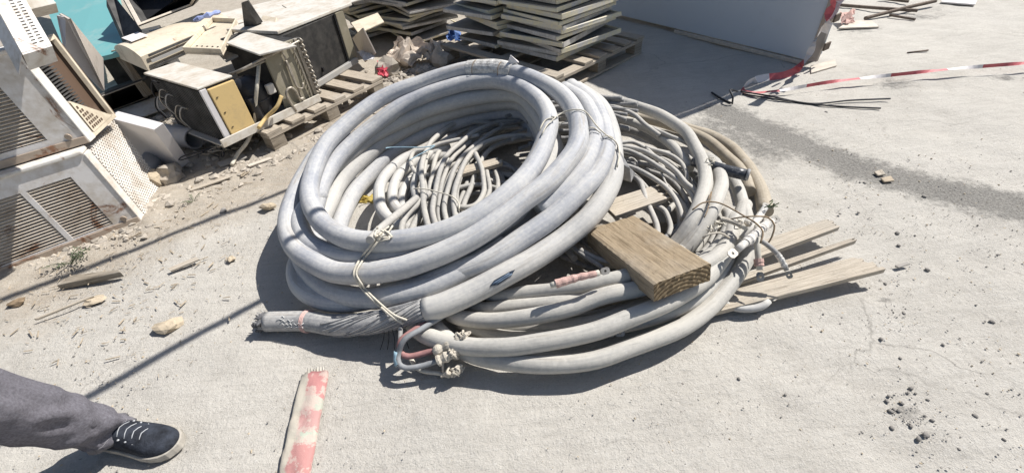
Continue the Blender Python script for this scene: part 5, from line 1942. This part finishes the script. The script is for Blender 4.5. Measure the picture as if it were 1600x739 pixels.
# the last turn, to where its sheath is cut back
lastp = [Q(900, 140, -.11), Q(935, 165, -.13), Q(952, 200, -.14), Q(958, 240, -.15), Q(957, 275, -.155), Q(945, 305, -.16), Q(921, 339, -.165), Q(882, 372, -.17), Q(838, 402, -.155), Q(797, 425, -.145), P(742, 454, .168), P(693, 476, .15), P(664, 484, .14)]
m = MB()
m.tube(lastp, RR * 1.05, 24, True, 0.02, 0.02)
last = m.build('cable_turn', 'cable_pale', coil_a, smooth=True)
# slit in the sheath
sl_c = P(784, 437, .165)
# inner sheath, armour wires, and the charred cut end
inner = [P(690, 477, .149), P(664, 484, .14), P(621, 496, .115), P(573, 505, .086), P(526, 508.5, .062), P(482, 502, .05), P(439, 502, .042), P(418, 502.5, .040)]
m = MB()
m.tube(inner, lambda t: 0.0375 + 0.001 * max(0, t - .6), 22, True, 0.015, 0.02)
m.build('inner_sheath', 'cable_inner', coil_a, smooth=True)
cen = catmull(inner[1:6], 0.008)
for k in range(24):
    pts = []
    n_use = int(len(cen) * (0.40 + 0.5 * rnd.random()))
    a0 = 2 * math.pi * k / 24 + rnd.uniform(-.08, .08)
    if math.sin(a0) < -2:
        continue
    for i in range(0, n_use, 4):
        t = (cen[min(i + 1, len(cen) - 1)] - cen[max(0, i - 1)]).normalized()
        s_ = t.cross(Z).normalized()
        u_ = s_.cross(t)
        a = a0 + i * 0.008 * 7.0 + 0.12 * math.sin(i * .11 + k)
        pts.append(cen[i] + (s_ * math.cos(a) + u_ * math.sin(a)) * (0.0385 + rnd.uniform(0, .0012)))
    m = MB()
    m.tube(pts, 0.0021, 6)
    m.build('armour_wire', 'armour', coil_a, smooth=True)
m = MB()
ee = P(416, 502.5, .040)
for k in range(26):
    a = rnd.uniform(0, 6.28)
    q = ee + V((rnd.uniform(-.035, .01), math.cos(a) * .026, math.sin(a) * .026))
    m.blob(q, rnd.uniform(.010, .019), k, (1, .7, .8), 0.8, 1)
m.build('charred_end', 'charred', coil_a)
m = MB()
for k in range(16):                         # frayed tufts at the cut
    a = rnd.uniform(0, 6.28)
    q = ee + V((-.005, math.cos(a) * .03, math.sin(a) * .03))
    m.tube([q, q + V((rnd.uniform(-.03, -.01), rnd.uniform(-.012, .012), rnd.uniform(-.01, .014)))], 0.0022, 5, smooth=False)
m.build('frayed_tufts', 'cable_inner', coil_a)
# white handwriting on the sheath near the cut end
def on_sheath(x, y):
    return P(x, y, .0733)
for stroke in ([(432, 500), (437, 498), (441, 499)], [(438, 503), (442, 500), (446, 503), (450, 499), (454, 503), (458, 500)], [(437, 508), (441, 505), (444, 508), (447, 505), (450, 508), (453, 505), (456, 508)], [(459, 505), (463, 508), (466, 504), (470, 508), (474, 505)], [(445, 512), (452, 510), (460, 512), (468, 510), (474, 512)], [(439, 496), (441, 493), (444, 496), (440, 497)]):
    # project each stroke onto the cylinder's surface
    pts = []
    ax = catmull(inner, 0.01)
    for x, y in stroke:
        ry = ray(x, y).normalized()
        tt = ray_cable(ry, ax, 0.0395)
        if tt is not None:
            pts.append(V((0, 0, CH)) + ry * (tt - 0.0008))
    m = MB()
    m.tube(pts, 0.0013, 5, smooth=False)
    m.build('handwriting', 'white_ink', coil_a, smooth=True)


def ring_tie(center, tangent, r_, th, mat, root, name='string_tie', turns=1):
    t = tangent.normalized()
    s_ = t.cross(Z).normalized()
    u_ = s_.cross(t)
    for k in range(turns):
        c_ = center + t * (k * th * 2.1)
        m = MB()
        m.tube([c_ + (s_ * math.cos(a) + u_ * math.sin(a)) * r_ for a in [2 * math.pi * i / 20 for i in range(20)]], th, 6, smooth=False, closed=True)
        m.build(name, mat, root, smooth=True)


ring_tie(P(483, 502, .048), P(439, 502, .042) - P(526, 508, .058), 0.0405, 0.0028, 'rope_pink', coil_a, turns=3)
# slit
m = MB()
def surf(c_, r_, frac):
    """point on a cable's camera-facing side; frac -1..1 moves across it"""
    return c_
ax = catmull(lastp, 0.01)
def hit_tube(x, y, axis_pts, r_):
    ry = ray(x, y).normalized()
    return V((0, 0, CH)) + ry * ray_cable(ry, axis_pts, r_)


out = [(765, 447), (772, 438), (784, 431), (797, 424), (805, 421), (800, 429), (790, 437), (778, 445)]
pts = [hit_tube(x, y, ax, RR * 1.05 + .0012) for x, y in out]
m.face(pts)
m.build('sheath_slit', 'slit_dark', coil_a)
for (x0, y0, x1, y1) in ((768, 445, 796, 427), (774, 444, 800, 428)):
    m = MB()
    m.tube([hit_tube(x0 + (x1 - x0) * k / 4, y0 + (y1 - y0) * k / 4, ax, RR * 1.05 + .002) for k in range(5)], 0.003, 6)
    m.build('exposed_core', 'slit_blue', coil_a, smooth=True)


# ties and tape on the big coil
AXES += [(catmull(allp, 0.012), RR), (catmull(lastp, 0.012), RR * 1.05), (catmull(inner, 0.012), 0.0378)]


def over(pxs, r_, mat, name='string_tie', n=6):
    px = [V((p[0], p[1], 0)) for p in pxs]
    px = catmull(px, 4.0)
    o_ = V((0, 0, CH))
    ts = []
    for p in px:
        ry = ray(p.x, p.y).normalized()
        best = None
        for axp, rad in AXES:
            h_ = ray_cable(ry, axp, rad * 0.985)
            if h_ is not None and (best is None or h_ < best):
                best = h_
        ts.append(best)
    known = [(k, t) for k, t in enumerate(ts) if t is not None]
    ts = np.interp(range(len(ts)), [k for k, t in known], [t for k, t in known])
    ts = [min(ts[max(0, k - 1)], ts[k], ts[min(len(ts) - 1, k + 1)]) - r_ - 0.007 for k in range(len(ts))]
    pts = [o_ + ray(p.x, p.y).normalized() * t for p, t in zip(px, ts)]
    m = MB()
    m.tube(pts, r_, n, True, None, 0.0, smooth=False)
    return m.build(name, mat, coil_a, smooth=True)


over([(597, 362, .04), (590, 370, .052), (578, 385, .046), (563, 404, .018), (553, 424, .002), (556, 436, -.02), (570, 456, -.10), (592, 477, -.11), (612, 494, -.14), (630, 506, -.18)], 0.0042, 'rope')
over([(600, 364, .045), (594, 372, .052), (582, 388, .044), (568, 405, .016), (557, 424, .000), (560, 436, -.02), (574, 455, -.10), (596, 476, -.11), (616, 492, -.14), (636, 500, -.18)], 0.0038, 'rope')
for k in range(5):
    c_ = Q(594 + rnd.uniform(-8, 10), 367 + rnd.uniform(-5, 5), .05)
    m = MB()
    m.tube([c_ + V((rnd.uniform(-.03, .03), rnd.uniform(-.03, .03), rnd.uniform(-.01, .025))) for _ in range(5)], 0.0035, 6, closed=False)
    m.build('knot', 'rope', coil_a, smooth=True)
over([(842, 205, .02), (852, 188, .043), (866, 184, .044), (880, 176, .02), (893, 172, .042), (908, 172, .040), (918, 178, .030), (935, 200, -.02), (950, 213, -.045), (962, 222, -.07), (968, 240, -.10), (964, 262, -.12)], 0.0030, 'rope')
over([(846, 212, .01), (853, 198, .036), (862, 189, .045), (868, 184, .047), (862, 182, .047)], 0.0028, 'rope')
over([(872, 200, -.01), (878, 192, .015), (888, 190, .03)], 0.0028, 'rope')
over([(920, 200, -.03), (928, 200, -.02), (938, 208, -.045)], 0.0026, 'rope')
over([(940, 214, -.06), (950, 212, -.05), (958, 216, -.07)], 0.0026, 'rope')
# silver tape wound round the top turn
tape_c = [Q(x, y, o_) for x, y, o_ in ((733, 109, .04), (747, 108, .04), (762, 108, .038), (778, 109, .035), (803, 114, .032))]
m = MB()
m.tube(tape_c, RR + 0.006, 20, True, 0.008, 0.14)
m.build('tape_wrap', 'silver_tape', coil_a, smooth=False)
m = MB()
c_ = Q(800, 108, .05) + Z * .03
m.hexa([c_ + V((-.015, 0, 0)), c_ + V((.035, -.01, 0)), c_ + V((.035, .01, 0)), c_ + V((-.015, .02, 0))], [c_ + V((-.004, 0, .035)), c_ + V((.0, 0, .036)), c_ + V((0, .004, .036)), c_ + V((-.004, .004, .035))])
m.build('tape_tail', 'tape_white', coil_a)
for t in (0.18, 0.75):
    ring_tie(tape_c[0].lerp(tape_c[-1], t) + V((0, 0, .002)), tape_c[-1] - tape_c[0], RR + .007, 0.0018, 'wire_rust', coil_a, 'wire_tie')
# dark flap of loosened sheath hanging at the right flank
m = MB()
m.face([Q(964, 228, -.10), Q(984, 262, -.16), P(992, 270, .24), P(986, 284, .22), P(972, 280, .22), Q(962, 250, -.13)])
o_ = m.build('tape_flap', 'cable_inner', coil_a)
o_.modifiers.new('t', 'SOLIDIFY').thickness = 0.006

# ================================================================== LOOSE CORES at the front, with cloth-wrapped ends
def cores():
    root = empty('loose_cable_cores', P(640, 575, 0), 'loose coloured cable cores with cloth-wrapped ends hanging at the front of the coils', 'cable cores')
    cab('core', [(720, 480, .12), (690, 495, .12), (655, 516, .125), (632, 530, .12), (622, 550, .08), (622, 566, .06), (634, 574, .055), (660, 570, .06), (690, 560, .07)], 0.0095, 'core_grey', root, 12)
    cab('core', [(712, 476, .11), (680, 494, .11), (640, 522, .11), (627, 535, .10), (628, 552, .07), (640, 558, .065), (665, 552, .07), (690, 544, .085)], 0.010, 'core_red', root, 12)
    cab('core', [(628, 490, .10), (626, 515, .11), (625, 540, .09), (623, 560, .06)], 0.008, 'cable_thin_dark', root, 10)
    cab('core', [(640, 560, .04), (650, 574, .025), (665, 580, .02), (690, 582, .025), (704, 586, .03)], 0.008, 'core_white', root, 10)
    cab('core', [(621, 548, .085), (620, 560, .066), (622, 569, .058)], 0.0105, 'core_blue', root, 12)
    for i, (x0, y0, z0, x1, y1, z1, r_) in enumerate(((678, 550, .085, 722, 528, .12, .016), (684, 564, .075, 716, 548, .095, .016), (690, 585, .028, 716, 580, .045, .010))):
        a, b = P(x0, y0, z0), P(x1, y1, z1)
        m = MB()
        m.tube([a.lerp(b, t) for t in (0, .2, .4, .6, .8, 1)], lambda t, r_=r_: r_ * (0.75 + 0.5 * abs(math.sin(t * 9 + i))), 10, True, 0.006, 0.5)
        for k in range(8):               # loose knotted loops of cloth at the end
            q = b + (a - b) * rnd.uniform(-.15, .45)
            lp = [q + V((rnd.uniform(-.02, .02), rnd.uniform(-.016, .016), rnd.uniform(-.012, .02))) for _ in range(6)]
            m.tube(lp, lambda t: 0.0018 + 0.0030 * abs(math.sin(t * 7 + k)), 6, True, 0.004, 0.5)
        m.build('cloth_wrap', 'cloth', root)
    m = MB()
    m.tube([P(692, 558, .085), P(692, 572, .06), P(693, 584, .03)], 0.004, 6)
    m.build('cloth_strip', 'cloth', root, smooth=True)
    for k in range(5):
        c_ = P(600 + k * 6, 512, .10)
        m = MB()
        m.tube([c_, c_ + V((-.01 + .005 * k, -.01, -.04)), c_ + V((-.03 + .012 * k, -.03, -.08))], 0.0016, 5)
        m.build('fine_wire', 'strap', root)


cores()

# ================================================================== LUGS AND TIES at the right of the lower coil
def lug_end(name, pts, r_, mat, tip_dir, label, tapemat=None, hole=True, wrap=(0.45, 1.0)):
    w_ = [P(*p) for p in pts]
    root = empty(name, w_[0], label, 'cable end')
    m = MB()
    m.tube(w_, r_, 12, True, None, 0.05)
    m.build('core', mat, root, smooth=True)
    line = catmull(w_, 0.006)
    if tapemat:
        seg = line[int(len(line) * wrap[0]):int(len(line) * wrap[1])]
        if len(seg) > 2:
            m = MB()
            m.tube(seg, lambda t: r_ * (1.14 + 0.08 * math.sin(t * 31) + rnd.uniform(0, .22)), 12, True, 0.004, 0.3)
            m.build('tape_wrap', tapemat, root)
    e = w_[-1]
    d_ = (w_[-1] - w_[-2]).normalized()
    v_ = (V((0, 0, CH)) - e).normalized()
    s_ = d_.cross(v_).normalized() * r_ * 1.15
    n_ = s_.cross(d_).normalized() * 0.002
    L = r_ * 3.6
    # palm with a real hole
    m = MB()
    ring = []
    c_ = e + d_ * L * 0.6
    hr = r_ * 0.42
    K = 12
    outer = []
    for k in range(K):
        a = 2 * math.pi * k / K
        ca, sa = math.cos(a), math.sin(a)
        sc_ = 1 / max(abs(ca), abs(sa))
        outer.append(c_ + d_ * (L * .42 * ca * min(sc_, 1.25)) + s_ * (sa * min(sc_, 1.25)))
        ring.append(c_ + d_ * hr * ca + s_.normalized() * hr * sa)
    for k in range(K):
        j = (k + 1) % K
        m.quad(outer[k] + n_, outer[j] + n_, ring[j] + n_, ring[k] + n_)
        m.quad(outer[j] - n_, outer[k] - n_, ring[k] - n_, ring[j] - n_)
        m.quad(outer[k] - n_, outer[j] - n_, outer[j] + n_, outer[k] + n_)
        m.quad(ring[j] - n_, ring[k] - n_, ring[k] + n_, ring[j] + n_)
    m.build('lug_palm', 'lug', root)
    return root


lug_end('lugged_cable_end', [(1205, 346, .22), (1190, 357, .225), (1175, 371, .225), (1158, 385, .225), (1152, 390, .225)], 0.013, 'white_tape', None, 'white taped cable end with lug lying along the outer cable', 'white_tape', wrap=(.1, .8))
lug_end('lugged_cable_end', [(1184, 352, .23), (1183, 373, .22), (1184, 395, .19), (1186, 412, .165), (1187, 422, .15)], 0.0105, 'core_white', None, 'pinkish taped cable end with lug hanging over the planks', 'pink_tape', wrap=(.75, .95))
lug_end('lugged_cable_end', [(1186, 374, .21), (1198, 382, .205), (1212, 394, .19), (1222, 408, .165), (1229, 422, .14)], 0.0085, 'cable_thin_dark', None, 'dark cable end with grey tape and lug hanging farthest right', 'silver_tape', wrap=(.5, .95))
lug_end('lugged_cable_end', [(1160, 372, .20), (1172, 358, .22), (1183, 344, .22), (1190, 333, .21), (1195, 325, .20)], 0.012, 'cable_pale', None, 'pale lugged cable end pointing up beside the outer cable', 'white_tape', wrap=(.3, .7))
lug_end('lugged_cable_end', [(1155, 385, .18), (1178, 366, .21), (1195, 352, .215), (1206, 346, .21)], 0.012, 'white_tape', None, 'beige lug end pointing right above the planks', 'cloth', wrap=(.2, .6))
lug_end('lugged_cable_end', [(860, 446, .245), (880, 440, .25), (905, 433, .255), (925, 429, .26), (936, 426, .26)], 0.010, 'core_white', None, 'cable end in ragged pink tape with lug, beside the timber block', 'pink_tape', wrap=(.15, .95))
lug_end('lugged_cable_end', [(1120, 462, .05), (1134, 475, .035), (1157, 482, .03), (1180, 481, .03), (1194, 476, .035), (1200, 470, .04)], 0.0135, 'cable_pale', None, 'short grey cable end curving over the ground below the planks')
lug_end('lugged_cable_end', [(900, 522, .12), (925, 523, .115), (945, 522, .11), (958, 521, .11)], 0.010, 'cable_thin_dark', None, 'shaded cable lug under the front of the lower coil')


def wire_loop(pts, r_, label, mat='wire_rust'):
    m = MB()
    m.tube([P(*p) for p in pts], r_, 6)
    return tag(m.build('binding_wire', mat, smooth=True), label, 'wire')


wire_loop([(1082, 328, .25), (1098, 317, .262), (1118, 316, .262), (1135, 322, .255), (1160, 336, .26), (1180, 348, .26), (1192, 362, .25), (1188, 380, .23)], 0.003, 'rusty binding wire over the two right-hand cables and the lugs')
wire_loop([(1130, 345, .24), (1155, 340, .27), (1180, 338, .28), (1200, 340, .27), (1210, 352, .25), (1206, 370, .22), (1200, 380, .2)], 0.003, 'rusty wire loop standing around the lugs')
wire_loop([(1106, 312, .25), (1112, 300, .25), (1105, 330, .25), (1100, 340, .24)], 0.0022, 'short wire twist between the two right-hand cables')
for k, (x, y) in enumerate(((1110, 255), (1114, 358), (1122, 352), (1150, 350), (1205, 322))):
    c_ = P(x, y, .24 if k else .25)
    m = MB()
    for j in range(3):
        m.tube([c_ + V((rnd.uniform(-.025, .025), rnd.uniform(-.02, .02), rnd.uniform(-.015, .02))) for _ in range(5)], 0.0022, 5)
    o = m.build('string_tangle', 'rope' if k != 4 else 'leaf', smooth=True)
    tag(o, ['frayed string on the black-ended cable stub', 'string tangle on the cables right of the timber block', 'loose string ends near the cloth ties', 'loose string beside the upper lug', 'greenish frayed twine at the right edge of the coil'][k], 'string', 'string tangles on the lower coil')
wire_loop([(1098, 372, .23), (1108, 366, .245), (1125, 364, .24), (1140, 372, .22)], 0.004, 'pale cloth tie round the cables right of the timber block', 'cloth')
m = MB()
m.tube([P(1128, 342, .25), P(1142, 346, .25), P(1158, 352, .25)], 0.010, 8, jig=.3)
m.blob(P(1160, 352, .25), .018, 3, (1, .7, .8), .7, 1)
m.blob(P(1168, 350, .245), .014, 7, (1, .7, .8), .7, 1)
tag(m.build('cloth_bundle', 'cloth'), 'grey cloth bundle tied among the lugs', 'cloth')


# ================================================================== PINK PEELING POST at the front
def post():
    a, b = P(490, 581, .02), P(461, 716, .02)
    ax_ = (b - a).normalized()
    L = 0.62
    s_ = V((-ax_.y, ax_.x, 0))
    n = 16
    m = MB()
    N = 40
    half = 0.046
    prof = []
    for k in range(n):
        t = k / (n - 1)
        an = math.pi * (1 - t)
        prof.append((math.cos(an) * half, 0.003 + 0.020 * math.sin(an) ** 0.45))
    for i in range(N + 1):
        for k, (x, z) in enumerate(prof):
            l = L * i / N
            if i == 0:
                l += 0.012 * noise.noise(V((k * .9, 4, 0)))
            dent = 0.006 * noise.noise(V((l * 14, x * 30, 2)))
            for cl in (0.165, 0.225, 0.34):
                dent -= 0.012 * math.exp(-((l - cl - 0.4 * x * (1 if cl != .225 else -1)) / 0.006) ** 2) * (1 if x < .01 else .3)
            m.v.append((l, x + 0.003 * noise.noise(V((l * 20, 7, k * .2))), max(.001, z + dent)))
    for i in range(N):
        for k in range(n - 1):
            q = i * n + k
            m.f.append((q, q + 1, q + n + 1, q + n))
            m.uv.append([(0, 0)] * 4)
            m.mi.append(0)
    m.f.append(tuple(range(n)))
    m.uv.append([(0, 0)] * n)
    m.mi.append(0)
    o = m.build('painted_post', 'peeling_paint', smooth=True)
    o.location = (a.x, a.y, 0)
    o.rotation_euler = (0, 0, math.atan2(ax_.y, ax_.x))
    tag(o, 'fallen post with peeling red and pale green paint at the front edge', 'post')
    m = MB()
    for k in range(7):
        q = V((a.x, a.y, .012)) + s_ * (-.03 + .01 * k)
        m.tube([q, q - ax_ * rnd.uniform(.01, .022) + Z * rnd.uniform(0, .012)], 0.003, 5, smooth=False)
    f = m.build('frayed_fibres', 'core_white', o)


post()


# ================================================================== PERSON at the lower left
def person():
    toe = P(275, 692, .03)
    t = V((0.97, -0.22, 0)).normalized()
    s_ = V((-t.y, t.x, 0))
    root = empty('person', (toe.x - .2, toe.y, 0), 'person in grey trousers and black laced shoes standing at the lower left', 'person')
    hip_c = V((toe.x - 0.28, toe.y - 0.29, 0.90))
    ankles = []
    for side, back in ((1, 0.0), (-1, 0.10)):
        heel = toe - t * (0.285 + back) + s_ * (0 if side == 1 else -0.30)
        heel.z = 0
        ank = heel + t * 0.062 + Z * 0.09
        ankles.append((heel, ank))
        # shoe upper: lofted sections along the foot
        secs = [(0.0, .030, .085), (0.03, .037, .095), (0.07, .040, .10), (0.11, .041, .098), (0.15, .045, .086), (0.19, .050, .072), (0.225, .050, .060), (0.255, .043, .052), (0.275, .030, .044), (0.287, .012, .034)]
        m = MB()
        n = 18
        for (l, wd, ht) in secs:
            for k in range(n):
                a = 2 * math.pi * k / n
                y = math.copysign(abs(math.cos(a)) ** 0.75, math.cos(a)) * wd
                z = 0.022 + (ht - 0.022) * max(0, math.sin(a)) ** 0.85 if math.sin(a) > 0 else 0.022 - 0.003 * abs(math.sin(a))
                m.v.append(tuple(heel + t * l + s_ * y + Z * z))
        for i in range(len(secs) - 1):
            for k in range(n):
                k2 = (k + 1) % n
                m.f.append((i * n + k, (i + 1) * n + k, (i + 1) * n + k2, i * n + k2))
                m.uv.append([(0, 0)] * 4)
                m.mi.append(0)
        for i, rev in ((0, 0), (len(secs) - 1, 1)):
            f = tuple(i * n + k for k in range(n))
            m.f.append(f[::-1] if rev else f)
            m.uv.append([(0, 0)] * n)
            m.mi.append(0)
        sh = m.build('shoe', 'shoe_black', root, smooth=True)
        sh.modifiers.new('s', 'SUBSURF').levels = 1
        sh.modifiers['s'].render_levels = 1
        m = MB()
        outl = []
        for (l, wd, ht) in secs:
            outl.append((l, wd + .005))
        ring_ = [(l, w_) for l, w_ in outl] + [(0.293, 0)] + [(l, -w_) for l, w_ in reversed(outl)]
        lo = [heel + t * l + s_ * y + Z * .001 for l, y in ring_]
        hi = [heel + t * l * 0.995 + s_ * y + Z * (.024 + .006 * max(0, (l - .22) / .07)) for l, y in ring_]
        N = len(ring_)
        i0 = 0
        m.v += [tuple(p) for p in lo] + [tuple(p) for p in hi]
        for k in range(N):
            k2 = (k + 1) % N
            m.f.append((k2, k, N + k, N + k2))
            m.uv.append([(0, 0)] * 4)
            m.mi.append(0)
        m.f += [tuple(range(N)), tuple(N + k for k in reversed(range(N)))]
        m.uv += [[(0, 0)] * N] * 2
        m.mi += [0, 0]
        m.build('sole', 'shoe_sole', sh, bevel=0.003)
        for k in range(4):
            l = 0.128 + 0.021 * k
            h = float(np.interp(l, [q_[0] for q_ in secs], [q_[2] for q_ in secs])) - 0.0015
            m = MB()
            m.tube([heel + t * (l + .006 * abs(u)) + s_ * (u * .024) + Z * (h + .002 - 0.010 * u * u) for u in (-1, -.5, 0, .5, 1)], 0.0014, 6)
            m.build('lace', 'lace', sh, smooth=True)
            for u in (-1, 1):
                m = MB()
                q = heel + t * (l + .012) + s_ * (u * .030) + Z * (h - .014)
                m.blob(q, 0.004, 1, (1, 1, .6), 0, 1)
                m.build('eyelet', 'lace', sh)
    # trousers
    def leg_tube(heel, ank, hip, seed):
        m = MB()
        n = 40
        rows = 46
        for i in range(rows + 1):
            v = i / rows
            base = ank.lerp(hip, v) - Z * 0.045 * (1 - v)
            knee = math.sin(math.pi * min(1, v * 1.0)) * 0.02
            c_ = base + t * knee
            r_ = 0.059 + 0.020 * min(1, v * 2) + 0.02 * max(0, v - .5) * 2
            for k in range(n):
                a = 2 * math.pi * k / n
                d_ = t * math.cos(a) * 1.18 + s_ * math.sin(a)
                fold = 0.006 * math.exp(-v * 5.5) * math.sin(v * 60 + 2.8 * math.sin(a + seed) + 2.0 * math.cos(2 * a + .5))
                fold += 0.013 * (0.5 - abs(noise.noise(V((math.cos(a) * 1.3 + seed, math.sin(a) * 1.3 + v * 3, v * 7)))) * 2) + 0.006 * noise.noise(V((math.cos(a) * 1.6 + seed, math.sin(a) * 1.6, v * 9))) + 0.005 * noise.noise(V((math.cos(a) * 4, math.sin(a) * 4 + seed, v * 16)))
                dz = -0.010 * math.cos(a - math.pi) * max(0, 1 - v * 12) + 0.006 * noise.noise(V((math.cos(a), math.sin(a), seed))) * max(0, 1 - v * 8)
                m.v.append(tuple(c_ + d_ * (r_ + fold) + Z * dz))
        for i in range(rows):
            for k in range(n):
                k2 = (k + 1) % n
                m.f.append((i * n + k, i * n + k2, (i + 1) * n + k2, (i + 1) * n + k))
                m.uv.append([(0, 0)] * 4)
                m.mi.append(1 if i < 1 else 0)
        o = m.build('trouser_leg', ['denim', 'denim_hem'], root, smooth=True)
        o.modifiers.new('t', 'SOLIDIFY').thickness = 0.004
        m = MB()
        m.tube([o.data.vertices[i * n + 31].co + (o.data.vertices[i * n + 31].co - (ank.lerp(hip, i / rows))).normalized() * .001 for i in range(0, rows + 1)], 0.0022, 5, smooth=False)
        m.build('side_seam', 'denim_hem', o, smooth=True)
        # stitched hem
        m = MB()
        m.tube([V(m2) for m2 in [o.data.vertices[2 * n + k].co * 1 for k in range(n)]], 0.0016, 5, smooth=False, closed=True)
        m.build('hem_seam', 'denim_hem', o, smooth=True)
    hips = [hip_c + s_ * 0.09, hip_c - s_ * 0.09]
    for k, (heel, ank) in enumerate(ankles):
        leg_tube(heel, ank, hips[k], k * 3.7)
    m = MB()
    m.tube([hip_c - Z * .10, hip_c, hip_c + Z * .12], lambda u: 0.165 - .01 * u, 24, True, 0.04, 0.03)
    m.build('trouser_seat', 'denim', root, smooth=True)
    # body: one continuous skinned figure (mostly outside the picture)
    me = bpy.data.meshes.new('body')
    sh_c = hip_c + Z * .50
    vs = [hip_c, hip_c + Z * .25, sh_c, sh_c + Z * .10, sh_c + Z * .22 + t * .02, sh_c + Z * .31 + t * .02]
    rads = [.14, .13, .12, .055, .085, .06]
    es = [(0, 1), (1, 2), (2, 3), (3, 4), (4, 5)]
    for sg in (1, -1):
        i = len(vs)
        vs += [sh_c + s_ * sg * .18 - Z * .02, sh_c + s_ * sg * .23 - Z * .30, sh_c + s_ * sg * .22 - Z * .54 + t * .06, sh_c + s_ * sg * .22 - Z * .70 + t * .10]
        rads += [.06, .048, .034, .026]
        es += [(2, i), (i, i + 1), (i + 1, i + 2), (i + 2, i + 3)]
    for k, (heel, ank) in enumerate(ankles):
        i = len(vs)
        vs += [hips[k] - Z * .04, hips[k].lerp(ank, .5) + t * .02, ank, ank + t * .05 - Z * .04]
        rads += [.075, .05, .034, .03]
        es += [(0, i), (i, i + 1), (i + 1, i + 2), (i + 2, i + 3)]
    me.from_pydata([tuple(v) for v in vs], es, [])
    bo = bpy.data.objects.new('body', me)
    sc.collection.objects.link(bo)
    bo.parent = root
    bo.matrix_parent_inverse = parent_world(root).inverted()
    sk = bo.modifiers.new('skin', 'SKIN')
    if not me.skin_vertices:
        b = bmesh.new()
        b.from_mesh(me)
        b.verts.layers.skin.verify()
        b.to_mesh(me)
        b.free()
    for i, r_ in enumerate(rads):
        me.skin_vertices[0].data[i].radius = (r_, r_)
    me.skin_vertices[0].data[0].use_root = True
    bo.modifiers.new('sub', 'SUBSURF').levels = 1
    me.materials.append(MATS['skin'])
    m = MB()
    m.tube([hip_c + Z * .05, hip_c + Z * .2, hip_c + Z * .38, sh_c + Z * .02], lambda u: 0.175 - .03 * abs(u - .1), 24, True, 0.05, 0.03)
    m.build('shirt', 'shirt', root, smooth=True)
    m = MB()
    m.blob(sh_c + Z * .27 + t * .01, .105, 2, (1, .85, 1), 0.1, 2)
    m.build('hair', 'hair', root, smooth=True)


person()

# ================================================================== two overhead pipes, above the picture, whose shadows cross the dirt
sh = V((-sd.x, -sd.y, -sd.z))
for (a, b), hgt, ext, lab in ((((450, 295), (0, 470)), 2.5, 1.75, 'grey scaffold pipe overhead, casting the shadow line beside the window units'), (((430, 455), (130, 620)), 2.3, 1.25, 'grey scaffold pipe overhead, casting the shadow line by the shoe')):
    p0, p1 = P(*a), P(*b)
    d_ = (p1 - p0).normalized()
    off = sh * (hgt / sh.z)
    m = MB()
    m.tube([p0 + off - d_ * ext, p0 + off, p0 + off + d_ * 4], 0.019, 14, True, 0.5)
    tag(m.build('overhead_pipe', 'pvc', smooth=True), lab, 'pipe')
